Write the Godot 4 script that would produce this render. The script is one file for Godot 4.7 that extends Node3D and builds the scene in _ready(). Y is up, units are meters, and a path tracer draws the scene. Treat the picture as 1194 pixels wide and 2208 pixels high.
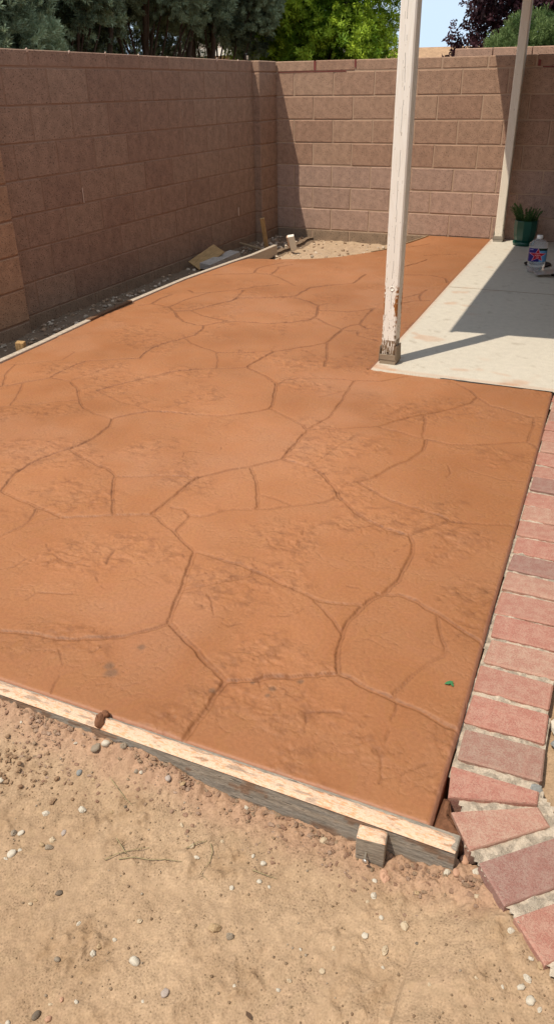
extends Node3D
# Back yard: freshly stamped concrete beside a covered patio, walled in by block walls.
# Frame: y = 0 is the top of the stamped slab, x runs along the back wall, -z runs to the back wall.

const BACK_Z := -7.785          # face of the back wall
const LEFT_X := -3.530          # face of the side wall
const COURSE := 0.2032
const RIGHT := Basis(Vector3(0, 0, 1), Vector3(0, 1, 0), Vector3(-1, 0, 0))

var M := {}
var T := {}
var rng := RandomNumberGenerator.new()
var na := FastNoiseLite.new()
var nb := FastNoiseLite.new()
var nc := FastNoiseLite.new()
var nr := FastNoiseLite.new()

# ---------------------------------------------------------------- naming and tagging
func tag(o: Node3D, label: String, category := "", group := "", kind := "") -> Node3D:
	if label: o.set_meta("label", label)
	if category: o.set_meta("category", category)
	if group: o.set_meta("group", group)
	if kind: o.set_meta("kind", kind)
	return o

var taken := {}
func numbered(called: String, parent: Node) -> String:
	var key := str(parent.get_instance_id()) + called
	var n: int = taken.get(key, 0)
	taken[key] = n + 1
	return called if n == 0 else "%s_%03d" % [called, n]

func base(called: String, at := Vector3.ZERO, turn := 0.0, parent: Node = null) -> Node3D:
	var p: Node = parent if parent else self
	var o := Node3D.new()
	o.name = numbered(called, p)
	p.add_child(o, true)
	o.position = at
	o.rotation.y = turn
	return o

func put(called: String, mesh: Mesh, mat: Material, parent: Node = null, at := Transform3D.IDENTITY) -> MeshInstance3D:
	var p: Node = parent if parent else self
	var o := MeshInstance3D.new()
	o.name = numbered(called, p)
	o.mesh = mesh
	o.material_override = mat
	o.cast_shadow = GeometryInstance3D.SHADOW_CASTING_SETTING_ON
	o.transform = at
	p.add_child(o, true)
	return o

func scatter(called: String, mesh: Mesh, mat: Material, places: Array, tints: Array, parent: Node = null) -> MultiMeshInstance3D:
	var p: Node = parent if parent else self
	var mm := MultiMesh.new()
	mm.transform_format = MultiMesh.TRANSFORM_3D
	mm.use_colors = tints.size() > 0
	mm.mesh = mesh
	mm.instance_count = places.size()
	for i in places.size():
		mm.set_instance_transform(i, places[i])
		if tints.size(): mm.set_instance_color(i, tints[i])
	var o := MultiMeshInstance3D.new()
	o.name = numbered(called, p)
	o.multimesh = mm
	o.material_override = mat
	p.add_child(o, true)
	return o

# ---------------------------------------------------------------- materials and textures
func lin(r: float, g: float, b: float) -> Color:
	return Color(r, g, b).linear_to_srgb()

func material(called: String, c: Color, rough := 0.9) -> StandardMaterial3D:
	var m := StandardMaterial3D.new()
	m.resource_name = called
	m.albedo_color = c
	m.roughness = rough
	m.metallic_specular = 0.35
	M[called] = m
	return m

func nbytes(sd: int, size: int, freq: float, kind := FastNoiseLite.TYPE_SIMPLEX_SMOOTH, oct := 3, fractal := FastNoiseLite.FRACTAL_FBM) -> PackedByteArray:
	var n := FastNoiseLite.new()
	n.seed = sd
	n.frequency = freq
	n.noise_type = kind
	n.fractal_type = fractal if oct > 1 else FastNoiseLite.FRACTAL_NONE
	n.fractal_octaves = oct
	var im := n.get_seamless_image(size, size)
	im.convert(Image.FORMAT_L8)
	return im.get_data()

func rgb_tex(size: int, data: PackedByteArray) -> ImageTexture:
	return ImageTexture.create_from_image(Image.create_from_data(size, size, false, Image.FORMAT_RGB8, data))

func grey_tex(size: int, data: PackedByteArray) -> ImageTexture:
	return ImageTexture.create_from_image(Image.create_from_data(size, size, false, Image.FORMAT_L8, data))

func b8(v: float) -> int:
	return clampi(int(v * 255.0), 0, 255)

func relief(m: StandardMaterial3D, h: Texture2D, cm: float) -> void:
	m.heightmap_enabled = true
	m.heightmap_texture = h
	m.heightmap_scale = cm

func tri(m: StandardMaterial3D, s: Vector3, world := true) -> void:
	m.uv1_triplanar = true
	m.uv1_world_triplanar = world
	m.uv1_triplanar_sharpness = 4.0
	m.uv1_scale = s

func make_textures() -> void:
	var z := 512
	# concrete block: fine grain with dark, slightly elongated pores
	var g := nbytes(11, z, 0.11, FastNoiseLite.TYPE_SIMPLEX_SMOOTH, 4)
	var l := nbytes(12, z, 0.012, FastNoiseLite.TYPE_SIMPLEX_SMOOTH, 4)
	var p := nbytes(13, z, 0.075, FastNoiseLite.TYPE_SIMPLEX_SMOOTH, 2)
	var q := nbytes(14, z, 0.03, FastNoiseLite.TYPE_CELLULAR, 1)
	var c := PackedByteArray(); c.resize(z * z * 3)
	var h := PackedByteArray(); h.resize(z * z)
	for i in z * z:
		var hole := smoothstep(0.74, 0.84, p[i] / 255.0)
		var v := 0.86 + 0.16 * (g[i] / 255.0 - 0.5) + 0.13 * (l[i] / 255.0 - 0.5) + 0.05 * (q[i] / 255.0 - 0.5)
		v *= 1.0 - 0.38 * hole
		c[i * 3] = b8(v); c[i * 3 + 1] = b8(v * 0.99); c[i * 3 + 2] = b8(v * 0.98)
		h[i] = b8(0.62 + 0.3 * (g[i] / 255.0 - 0.5) - 0.55 * hole + 0.1 * (q[i] / 255.0 - 0.5))
	T.block = rgb_tex(z, c); T.block_h = grey_tex(z, h)
	# stamped slab: slate skin
	var s1 := nbytes(21, 1024, 0.011, FastNoiseLite.TYPE_SIMPLEX_SMOOTH, 6, FastNoiseLite.FRACTAL_RIDGED)
	var s2 := nbytes(22, 1024, 0.05, FastNoiseLite.TYPE_SIMPLEX_SMOOTH, 4)
	var s3 := nbytes(23, 1024, 0.004, FastNoiseLite.TYPE_SIMPLEX_SMOOTH, 3)
	var s4 := nbytes(24, 1024, 0.25, FastNoiseLite.TYPE_SIMPLEX_SMOOTH, 2)
	z = 1024
	c = PackedByteArray(); c.resize(z * z * 3)
	h = PackedByteArray(); h.resize(z * z)
	for i in z * z:
		var rough_patch := smoothstep(0.4, 0.66, s3[i] / 255.0)
		var ridge := s1[i] / 255.0
		var v := 0.93 + 0.09 * (s2[i] / 255.0 - 0.5) + 0.05 * (s4[i] / 255.0 - 0.5) - (0.25 + 0.75 * rough_patch) * 0.10 * smoothstep(0.8, 0.97, ridge)
		c[i * 3] = b8(v); c[i * 3 + 1] = b8(v * (0.985 + 0.03 * (s3[i] / 255.0 - 0.5))); c[i * 3 + 2] = b8(v * (0.97 + 0.06 * (s3[i] / 255.0 - 0.5)))
		h[i] = b8(0.5 - (0.08 + 0.3 * rough_patch) * smoothstep(0.5, 1.0, ridge) + 0.22 * (s2[i] / 255.0 - 0.5) + 0.1 * (s4[i] / 255.0 - 0.5))
	T.slab = rgb_tex(z, c); T.slab_h = grey_tex(z, h)
	# dirt: powder, crumbs and specks
	var d1 := nbytes(31, 1024, 0.02, FastNoiseLite.TYPE_SIMPLEX_SMOOTH, 5)
	var d2 := nbytes(32, 1024, 0.085, FastNoiseLite.TYPE_SIMPLEX_SMOOTH, 4)
	var d3 := nbytes(33, 1024, 0.09, FastNoiseLite.TYPE_CELLULAR, 1)
	var d4 := nbytes(34, 1024, 0.006, FastNoiseLite.TYPE_SIMPLEX_SMOOTH, 3)
	for i in z * z:
		var crumbly := smoothstep(0.42, 0.68, d4[i] / 255.0)
		var speck := smoothstep(0.8, 0.9, d2[i] / 255.0)
		var dark := smoothstep(0.24, 0.14, d2[i] / 255.0) * (0.3 + 0.7 * crumbly)
		var v := 0.9 + 0.12 * (d1[i] / 255.0 - 0.5) + 0.16 * (d2[i] / 255.0 - 0.5) + 0.1 * speck - 0.26 * dark - 0.02 * crumbly
		c[i * 3] = b8(v); c[i * 3 + 1] = b8(v * (0.985 + 0.03 * speck)); c[i * 3 + 2] = b8(v * (0.98 + 0.1 * speck))
		h[i] = b8(0.45 + 0.25 * (d1[i] / 255.0 - 0.5) + (0.22 + 0.28 * crumbly) * (d2[i] / 255.0 - 0.5) + 0.12 * crumbly * (0.5 - d3[i] / 255.0))
	T.dirt = rgb_tex(z, c); T.dirt_h = grey_tex(z, h)
	# clay paver: red body under streaky pale dust
	z = 512
	var k1 := nbytes(41, z, 0.055, FastNoiseLite.TYPE_SIMPLEX_SMOOTH, 5)
	var k2 := nbytes(42, z, 0.16, FastNoiseLite.TYPE_SIMPLEX_SMOOTH, 3)
	var k3 := nbytes(43, z, 0.01, FastNoiseLite.TYPE_SIMPLEX_SMOOTH, 4)
	c = PackedByteArray(); c.resize(z * z * 3)
	h = PackedByteArray(); h.resize(z * z)
	for i in z * z:
		var dust := smoothstep(0.30, 0.74, 0.45 * k1[i] / 255.0 + 0.35 * k3[i] / 255.0 + 0.25 * k2[i] / 255.0)
		var chip := smoothstep(0.8, 0.88, k2[i] / 255.0)
		var v := 0.80 + 0.22 * (k2[i] / 255.0 - 0.5) - 0.4 * smoothstep(0.22, 0.1, k2[i] / 255.0)
		c[i * 3] = b8(lerpf(v * 1.02, 0.93, dust * 0.6 + 0.2 * chip)); c[i * 3 + 1] = b8(lerpf(v * 0.90, 1.04, dust * 0.5 + 0.3 * chip)); c[i * 3 + 2] = b8(lerpf(v * 0.88, 1.02, dust * 0.5 + 0.3 * chip))
		h[i] = b8(0.5 + 0.4 * (k2[i] / 255.0 - 0.5) + 0.2 * (k1[i] / 255.0 - 0.5))
	T.brick = rgb_tex(z, c); T.brick_h = grey_tex(z, h)
	# bare concrete
	var e1 := nbytes(51, z, 0.03, FastNoiseLite.TYPE_SIMPLEX_SMOOTH, 5)
	var e2 := nbytes(52, z, 0.2, FastNoiseLite.TYPE_SIMPLEX_SMOOTH, 3)
	for i in z * z:
		var v := 0.9 + 0.05 * (e1[i] / 255.0 - 0.5) + 0.10 * (e2[i] / 255.0 - 0.5)
		c[i * 3] = b8(v); c[i * 3 + 1] = b8(v * 0.99); c[i * 3 + 2] = b8(v * 0.97)
		h[i] = b8(0.5 + 0.3 * (e2[i] / 255.0 - 0.5) + 0.25 * (e1[i] / 255.0 - 0.5))
	T.concrete = rgb_tex(z, c); T.concrete_h = grey_tex(z, h)
	# sawn timber: grain runs along u
	var w1 := nbytes(61, z, 0.02, FastNoiseLite.TYPE_SIMPLEX_SMOOTH, 5)
	var w2 := nbytes(62, z, 0.12, FastNoiseLite.TYPE_SIMPLEX_SMOOTH, 3)
	for i in z * z:
		var v := 0.75 + 0.3 * (w1[i] / 255.0 - 0.5) + 0.22 * (w2[i] / 255.0 - 0.5)
		var split := smoothstep(0.78, 0.86, w1[i] / 255.0)
		v *= 1.0 - 0.35 * split
		c[i * 3] = b8(v); c[i * 3 + 1] = b8(v * 0.97); c[i * 3 + 2] = b8(v * 0.94)
		h[i] = b8(0.55 + 0.3 * (w2[i] / 255.0 - 0.5) + 0.2 * (w1[i] / 255.0 - 0.5) - 0.4 * split)
	T.wood = rgb_tex(z, c); T.wood_h = grey_tex(z, h)
	# dried slurry splashed on the top of the form boards
	for i in z * z:
		var v := 0.9 + 0.2 * (e2[i] / 255.0 - 0.5) - 0.18 * smoothstep(0.62, 0.8, k3[i] / 255.0) - 0.35 * smoothstep(0.25, 0.1, k2[i] / 255.0)
		var orange := smoothstep(0.45, 0.75, 0.6 * k1[i] / 255.0 + 0.4 * w1[i] / 255.0)
		c[i * 3] = b8(v); c[i * 3 + 1] = b8(v * lerpf(0.94, 0.80, orange)); c[i * 3 + 2] = b8(v * lerpf(0.86, 0.64, orange))
		h[i] = b8(0.5 + 0.4 * (k1[i] / 255.0 - 0.5) + 0.3 * (e2[i] / 255.0 - 0.5))
	T.slurry = rgb_tex(z, c); T.slurry_h = grey_tex(z, h)
	T.post = post_texture(false)
	T.post_clean = post_texture(true)
	T.label = label_texture()

# White paint on a post: u across one face, v from the foot (0) to the top (1). A long drying crack, chips towards the foot.
func post_texture(clean: bool) -> ImageTexture:
	var w := 128
	var hgt := 2048
	var im := Image.create(w, hgt, false, Image.FORMAT_RGB8)
	var n := FastNoiseLite.new(); n.seed = 71; n.frequency = 0.05; n.fractal_octaves = 4
	var m := FastNoiseLite.new(); m.seed = 72; m.frequency = 0.012; m.fractal_octaves = 3
	for y in hgt:
		var foot := 1.0 - float(y) / hgt      # row 0 is the top
		foot = 1.0 - foot                      # 1 at the foot
		var up := (1.0 - float(y) / hgt) * 2.3 # metres above the foot
		var crack := 0.5 + 0.035 * m.get_noise_2d(y * 0.5, 3.0) * 4.0
		for x in w:
			var u := float(x) / w
			var grain := n.get_noise_2d(x * 2.2, y * 0.16)
			var chip := n.get_noise_2d(x * 1.3 + 500.0, y * 0.55)
			var side := smoothstep(0.34, 0.5, absf(u - 0.5))
			var worn := smoothstep(0.95, 0.1, up) * 0.10 + smoothstep(0.3, 0.1, up) * 0.16 + 0.16 * side * smoothstep(1.2, 0.4, up)
			if clean: worn = smoothstep(0.3, 0.05, up) * 0.1
			var t := 0.0 if chip + worn < 0.63 else 1.0
			var col := Color(0.915, 0.895, 0.865).lerp(Color(0.87, 0.84, 0.79), clampf(0.5 + grain * 0.9, 0, 1))
			var bare := Color(0.55, 0.46, 0.37).lerp(Color(0.38, 0.31, 0.24), clampf(0.5 + grain, 0, 1))
			if not clean:
				if up < 0.115: t = maxf(t, smoothstep(-0.25, 0.1, chip + 0.15))
				if absf(u - crack) < 0.012 and up > 0.28 and m.get_noise_2d(y * 0.9, 40.0) > -0.25: col = col.darkened(0.55)
				if absf(u - crack + 0.16) < 0.008 and up > 1.2 and m.get_noise_2d(y * 0.9, 90.0) > 0.1: col = col.darkened(0.4)
				var rust := absf(up - 0.3) / 0.085 + (1.0 - u) / 0.2 + 1.5 * n.get_noise_2d(x * 2.0, y * 0.9)
				if rust < 1.0:
					t = 1.0; bare = Color(0.56, 0.35, 0.16)
			im.set_pixel(x, y, col.lerp(bare, t))
	return ImageTexture.create_from_image(im)

# The print of the jug's label: blue and sky-blue halves, dark band, red star with pale outline.
func star_in(p: Vector2, r: float) -> bool:
	var a := atan2(p.x, p.y)
	var seg := TAU / 5.0
	a = absf(fposmod(a + seg / 2.0, seg) - seg / 2.0)
	var d := p.length()
	var q := Vector2(d * sin(a), d * cos(a))
	var tip := Vector2(0, r)
	var notch := Vector2(sin(seg / 2.0), cos(seg / 2.0)) * r * 0.42
	return (notch - tip).cross(q - tip) < 0.0

func label_texture() -> ImageTexture:
	var im := Image.create(256, 192, false, Image.FORMAT_RGB8)
	for y in 192:
		for x in 256:
			var p := Vector2(x - 128.0, 100.0 - y)
			var c := Color(0.12, 0.1, 0.42) if x < 150 else Color(0.35, 0.55, 0.72)
			if x > 120 and y < 34: c = Color(0.02, 0.13, 0.08)
			if x > 34 and x < 74 and y > 14 and y < 26 and (x / 3 + y / 4) % 2 == 0: c = Color(0.8, 0.82, 0.92)
			if star_in(p, 104.0): c = Color(0.88, 0.72, 0.78)
			if star_in(p, 94.0): c = Color(0.66, 0.08, 0.17)
			# pale script across the star, too small to read
			for row in [[76, 40, 22], [100, 64, 34], [124, 44, 20]]:
				if absf(y - row[0]) < 6.0 and absf(x - 128.0) < row[2] and sin(x * 0.9 + row[0]) * 3.0 + sin(x * 0.37) * 2.5 > (y - row[0]) * 0.7 - 0.5 and sin(x * 0.9 + row[0]) * 3.0 + sin(x * 0.37) * 2.5 < (y - row[0]) * 0.7 + 4.0: c = Color(0.93, 0.8, 0.8)
			im.set_pixel(x, y, c)
	return ImageTexture.create_from_image(im)

func make_materials() -> void:
	var m: StandardMaterial3D
	# block tones: lit and shaded walls are the same family of brown
	for i in 6:
		var k: float = [1.0, 0.94, 1.06, 0.89, 1.03, 0.97][i]
		var w: float = [1.0, 1.02, 0.98, 1.03, 0.99, 1.01][i]
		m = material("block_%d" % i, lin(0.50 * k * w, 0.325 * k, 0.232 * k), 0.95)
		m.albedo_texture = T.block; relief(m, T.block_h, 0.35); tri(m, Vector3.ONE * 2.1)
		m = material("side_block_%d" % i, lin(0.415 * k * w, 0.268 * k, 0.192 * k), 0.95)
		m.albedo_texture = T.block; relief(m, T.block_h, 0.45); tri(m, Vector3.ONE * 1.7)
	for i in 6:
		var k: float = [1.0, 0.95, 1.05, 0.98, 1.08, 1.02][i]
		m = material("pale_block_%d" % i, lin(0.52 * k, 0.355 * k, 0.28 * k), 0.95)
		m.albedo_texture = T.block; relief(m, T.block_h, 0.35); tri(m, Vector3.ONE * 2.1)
		m = material("pilaster_block_%d" % i, lin(0.49 * k, 0.30 * k, 0.19 * k), 0.95)
		m.albedo_texture = T.block; relief(m, T.block_h, 0.45); tri(m, Vector3.ONE * 1.9)
	m = material("form_face", Color.WHITE, 0.85); m.vertex_color_use_as_albedo = true; m.albedo_texture = T.wood; relief(m, T.wood_h, 0.3); tri(m, Vector3(1.2, 9.0, 9.0), false)
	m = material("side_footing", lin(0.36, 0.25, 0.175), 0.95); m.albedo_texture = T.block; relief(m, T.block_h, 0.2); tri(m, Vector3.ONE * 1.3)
	m = material("footing", lin(0.36, 0.265, 0.19), 0.95); m.albedo_texture = T.block; relief(m, T.block_h, 0.2); tri(m, Vector3.ONE * 1.3)
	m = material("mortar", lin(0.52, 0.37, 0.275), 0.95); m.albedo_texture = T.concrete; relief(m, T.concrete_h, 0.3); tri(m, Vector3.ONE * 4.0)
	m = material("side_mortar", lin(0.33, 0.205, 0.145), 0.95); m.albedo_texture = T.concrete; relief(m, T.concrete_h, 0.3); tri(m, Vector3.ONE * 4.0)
	m = material("maroon_stain", lin(0.27, 0.07, 0.065), 0.8); m.albedo_texture = T.concrete; tri(m, Vector3.ONE * 6.0)
	m = material("pale_drip", lin(0.6, 0.45, 0.36), 0.9)
	m = material("far_wall", lin(0.62, 0.4, 0.3), 0.95); m.albedo_texture = T.block; relief(m, T.block_h, 0.3); tri(m, Vector3.ONE * 1.5)
	# stamped slab
	m = material("slab", Color.WHITE, 0.58); m.vertex_color_use_as_albedo = true; m.metallic_specular = 0.4
	m.albedo_texture = T.slab; relief(m, T.slab_h, 0.32); tri(m, Vector3.ONE * 1.35)
	m = material("slab_edge", lin(0.5, 0.2, 0.12), 0.5); m.albedo_texture = T.slab; tri(m, Vector3.ONE * 1.35)
	m = material("patio", Color.WHITE, 0.85); m.vertex_color_use_as_albedo = true
	m.albedo_texture = T.concrete; relief(m, T.concrete_h, 0.12); tri(m, Vector3.ONE * 1.1)
	m = material("dirt", Color.WHITE, 1.0); m.vertex_color_use_as_albedo = true; m.metallic_specular = 0.15
	m.albedo_texture = T.dirt; relief(m, T.dirt_h, 0.28); tri(m, Vector3.ONE * 1.9)
	m = material("crumb", Color.WHITE, 1.0); m.vertex_color_use_as_albedo = true; m.metallic_specular = 0.15
	m.albedo_texture = T.dirt; relief(m, T.dirt_h, 0.3); tri(m, Vector3.ONE * 7.0, false)
	m = material("stone", Color.WHITE, 0.75); m.vertex_color_use_as_albedo = true
	m.albedo_texture = T.concrete; relief(m, T.concrete_h, 0.12); tri(m, Vector3.ONE * 9.0, false)
	for i in 5:
		var col: Color = [lin(0.56, 0.32, 0.255), lin(0.58, 0.38, 0.30), lin(0.43, 0.28, 0.24), lin(0.57, 0.34, 0.27), lin(0.48, 0.325, 0.265)][i]
		m = material("brick_%d" % i, col, 0.9); m.albedo_texture = T.brick; relief(m, T.brick_h, 0.4); tri(m, Vector3.ONE * (4.5 + 0.4 * i)); m.uv1_offset = Vector3(0.13 * i, 0.3 * i, 0.21 * i)
	m = material("bed_mortar", lin(0.66, 0.57, 0.45), 0.95); m.albedo_texture = T.dirt; relief(m, T.dirt_h, 0.8); tri(m, Vector3.ONE * 5.0)
	# timber: local grain along x
	for a in [["grey_wood", lin(0.50, 0.46, 0.40)], ["yellow_wood", lin(0.78, 0.52, 0.25)], ["pale_wood", lin(0.62, 0.47, 0.3)], ["silver_wood", lin(0.50, 0.45, 0.38)], ["brown_wood", lin(0.3, 0.17, 0.1)], ["weathered_wood", lin(0.78, 0.74, 0.7)], ["pale_form", lin(0.86, 0.76, 0.64)]]:
		m = material(a[0], a[1], 0.85); m.albedo_texture = T.wood; relief(m, T.wood_h, 0.25); tri(m, Vector3(1.2, 9.0, 9.0), false)
	m = material("slurry", lin(0.80, 0.655, 0.575), 0.85); m.albedo_texture = T.slurry; relief(m, T.slurry_h, 0.3); tri(m, Vector3(1.8, 6.0, 7.0), false)
	m = material("paint", Color.WHITE, 0.7); m.albedo_texture = T.post
	m = material("paint_clean", Color(1.0, 0.985, 0.95), 0.7); m.albedo_texture = T.post_clean
	m = material("white_trim", lin(0.72, 0.68, 0.6), 0.7)
	m = material("roof_deck", lin(0.4, 0.32, 0.24), 0.9); m.albedo_texture = T.wood; tri(m, Vector3(1.0, 8.0, 8.0))
	m = material("shingle", lin(0.2, 0.17, 0.14), 0.95); m.albedo_texture = T.block; tri(m, Vector3.ONE * 2.0)
	m = material("bracket", lin(0.38, 0.30, 0.225), 0.65); m.metallic = 0.3; m.albedo_texture = T.concrete; relief(m, T.concrete_h, 0.15); tri(m, Vector3.ONE * 5.0)
	m = material("zinc", lin(0.42, 0.38, 0.33), 0.5); m.metallic = 0.5; m.albedo_texture = T.concrete; tri(m, Vector3.ONE * 5.0)
	m = material("steel", lin(0.6, 0.58, 0.55), 0.35); m.metallic = 0.8
	m = material("black_plastic", lin(0.015, 0.014, 0.014), 0.5)
	m = material("glaze", lin(0.005, 0.065, 0.045), 0.3); m.metallic_specular = 0.5
	m = material("soil", lin(0.06, 0.045, 0.03), 1.0)
	m = material("herb", Color.WHITE, 0.7); m.vertex_color_use_as_albedo = true; m.backlight_enabled = true; m.backlight = Color(0.25, 0.25, 0.25); m.cull_mode = BaseMaterial3D.CULL_DISABLED
	m = material("leaf", Color.WHITE, 0.6); m.vertex_color_use_as_albedo = true; m.backlight_enabled = true; m.backlight = Color(0.8, 0.8, 0.8); m.cull_mode = BaseMaterial3D.CULL_DISABLED
	m = material("needle", Color.WHITE, 0.75); m.vertex_color_use_as_albedo = true; m.backlight_enabled = true; m.backlight = Color(0.55, 0.55, 0.55); m.cull_mode = BaseMaterial3D.CULL_DISABLED
	m = material("bark", lin(0.16, 0.11, 0.08), 0.95); m.albedo_texture = T.wood; relief(m, T.wood_h, 1.0); tri(m, Vector3(6, 1, 6))
	m = material("stucco", lin(0.42, 0.32, 0.23), 0.95); m.albedo_texture = T.concrete; relief(m, T.concrete_h, 0.3); tri(m, Vector3.ONE * 1.5)
	m = material("tan_roof", lin(0.5, 0.32, 0.19), 0.95); m.albedo_texture = T.block; tri(m, Vector3.ONE * 0.3)
	m = material("grey_roof", lin(0.34, 0.27, 0.22), 0.95); m.albedo_texture = T.block; tri(m, Vector3.ONE * 0.3)
	m = material("dark_pane", lin(0.03, 0.035, 0.04), 0.1)
	m = material("cap_plastic", lin(0.75, 0.74, 0.72), 0.4)
	m = material("pet", Color(0.93, 0.95, 0.97, 0.16), 0.06); m.transparency = BaseMaterial3D.TRANSPARENCY_ALPHA
	m = material("water", Color(0.97, 0.99, 1.0, 0.02), 0.02); m.refraction_enabled = true; m.refraction_scale = 0.033; m.transparency = BaseMaterial3D.TRANSPARENCY_ALPHA
	m = material("print", Color.WHITE, 0.35); m.albedo_texture = T.label
	m = material("twig", lin(0.3, 0.24, 0.13), 0.9)
	m = material("dark_scrap", lin(0.09, 0.055, 0.035), 0.9)
	m = material("green_scrap", lin(0.04, 0.16, 0.06), 0.6)
	m = material("mud", lin(0.23, 0.105, 0.055), 0.85); m.albedo_texture = T.dirt; relief(m, T.dirt_h, 0.3); tri(m, Vector3.ONE * 8.0)

# ---------------------------------------------------------------- shapes
func mesh_of(v: PackedVector3Array, n: PackedVector3Array, idx: PackedInt32Array, col := PackedColorArray(), uv := PackedVector2Array()) -> ArrayMesh:
	var a := []
	a.resize(Mesh.ARRAY_MAX)
	a[Mesh.ARRAY_VERTEX] = v
	a[Mesh.ARRAY_NORMAL] = n
	a[Mesh.ARRAY_INDEX] = idx
	if col.size(): a[Mesh.ARRAY_COLOR] = col
	if uv.size(): a[Mesh.ARRAY_TEX_UV] = uv
	var m := ArrayMesh.new()
	m.add_surface_from_arrays(Mesh.PRIMITIVE_TRIANGLES, a)
	return m

# A box with chamfered, slightly uneven edges: each face keeps its own rectangle, joined by bevel strips and corner triangles.
func chamfer_box(s: Vector3, c: float, uneven := 0.0, sd := 1) -> ArrayMesh:
	var r := RandomNumberGenerator.new(); r.seed = sd
	var st := SurfaceTool.new(); st.begin(Mesh.PRIMITIVE_TRIANGLES)
	var h := s * 0.5
	var pts := {}
	for sx in [-1, 1]:
		for sy in [-1, 1]:
			for sz in [-1, 1]:
				var j := Vector3(r.randf_range(0, 1), r.randf_range(0, 1), r.randf_range(0, 1)) * uneven
				var cc := c * r.randf_range(0.7, 1.0 + 40.0 * uneven)
				var o := Vector3(sx * (h.x - j.x), sy * (h.y - j.y), sz * (h.z - j.z))
				pts[[sx, sy, sz, 0]] = o - Vector3(0, sy * cc, sz * cc)
				pts[[sx, sy, sz, 1]] = o - Vector3(sx * cc, 0, sz * cc)
				pts[[sx, sy, sz, 2]] = o - Vector3(sx * cc, sy * cc, 0)
	var quad := func(a: Vector3, b: Vector3, d: Vector3, e: Vector3) -> void:
		var nn := (b - a).cross(d - a)
		var mid := (a + b + d + e) * 0.25
		if nn.dot(mid) > 0.0:
			var t := b; b = e; e = t
		for v: Vector3 in [a, b, d, a, d, e]: st.add_vertex(v)
	st.set_smooth_group(-1)
	for ax in 3:
		var u := (ax + 1) % 3
		var w := (ax + 2) % 3
		for sg in [-1, 1]:
			var k := []
			for t in [[-1, -1], [1, -1], [1, 1], [-1, 1]]:
				var key := [0, 0, 0, ax]
				key[ax] = sg; key[u] = t[0]; key[w] = t[1]
				k.append(pts[key])
			quad.call(k[0], k[1], k[2], k[3])
		# bevels between faces u and w run along ax
		for su in [-1, 1]:
			for sw in [-1, 1]:
				var k := []
				for t in [[-1, u], [1, u], [1, w], [-1, w]]:
					var key := [0, 0, 0, t[1]]
					key[ax] = t[0]; key[u] = su; key[w] = sw
					k.append(pts[key])
				quad.call(k[0], k[1], k[2], k[3])
	for sx in [-1, 1]:
		for sy in [-1, 1]:
			for sz in [-1, 1]:
				var a: Vector3 = pts[[sx, sy, sz, 0]]
				var b: Vector3 = pts[[sx, sy, sz, 1]]
				var d: Vector3 = pts[[sx, sy, sz, 2]]
				if (b - a).cross(d - a).dot(a) > 0.0:
					var t := b; b = d; d = t
				for v: Vector3 in [a, b, d]: st.add_vertex(v)
	st.generate_normals()
	return st.commit()

# An upright prism over a plan outline (x, z pairs), with chamfered top edge.
func slab_prism(plan: Array, y0: float, y1: float, c := 0.003) -> ArrayMesh:
	var st := SurfaceTool.new(); st.begin(Mesh.PRIMITIVE_TRIANGLES); st.set_smooth_group(-1)
	var n := plan.size()
	var mid := Vector2.ZERO
	var area := 0.0
	for i in n:
		mid += plan[i] / n
		area += (plan[i] as Vector2).cross(plan[(i + 1) % n])
	var inner := []
	for i in n:
		var p: Vector2 = plan[i]
		inner.append(p + (mid - p).normalized() * c * 1.4)
	var tri3 := func(a: Vector3, b: Vector3, d: Vector3) -> void:
		for v: Vector3 in ([a, b, d] if area > 0.0 else [a, d, b]): st.add_vertex(v)
	for i in n:
		var j := (i + 1) % n
		var a: Vector2 = plan[i]
		var b: Vector2 = plan[j]
		var ai: Vector2 = inner[i]
		var bi: Vector2 = inner[j]
		tri3.call(Vector3(mid.x, y1, mid.y), Vector3(ai.x, y1, ai.y), Vector3(bi.x, y1, bi.y))
		tri3.call(Vector3(ai.x, y1, ai.y), Vector3(a.x, y1 - c, a.y), Vector3(bi.x, y1, bi.y))
		tri3.call(Vector3(bi.x, y1, bi.y), Vector3(a.x, y1 - c, a.y), Vector3(b.x, y1 - c, b.y))
		tri3.call(Vector3(a.x, y1 - c, a.y), Vector3(a.x, y0, a.y), Vector3(b.x, y1 - c, b.y))
		tri3.call(Vector3(b.x, y1 - c, b.y), Vector3(a.x, y0, a.y), Vector3(b.x, y0, b.y))
	st.generate_normals()
	return st.commit()

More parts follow.
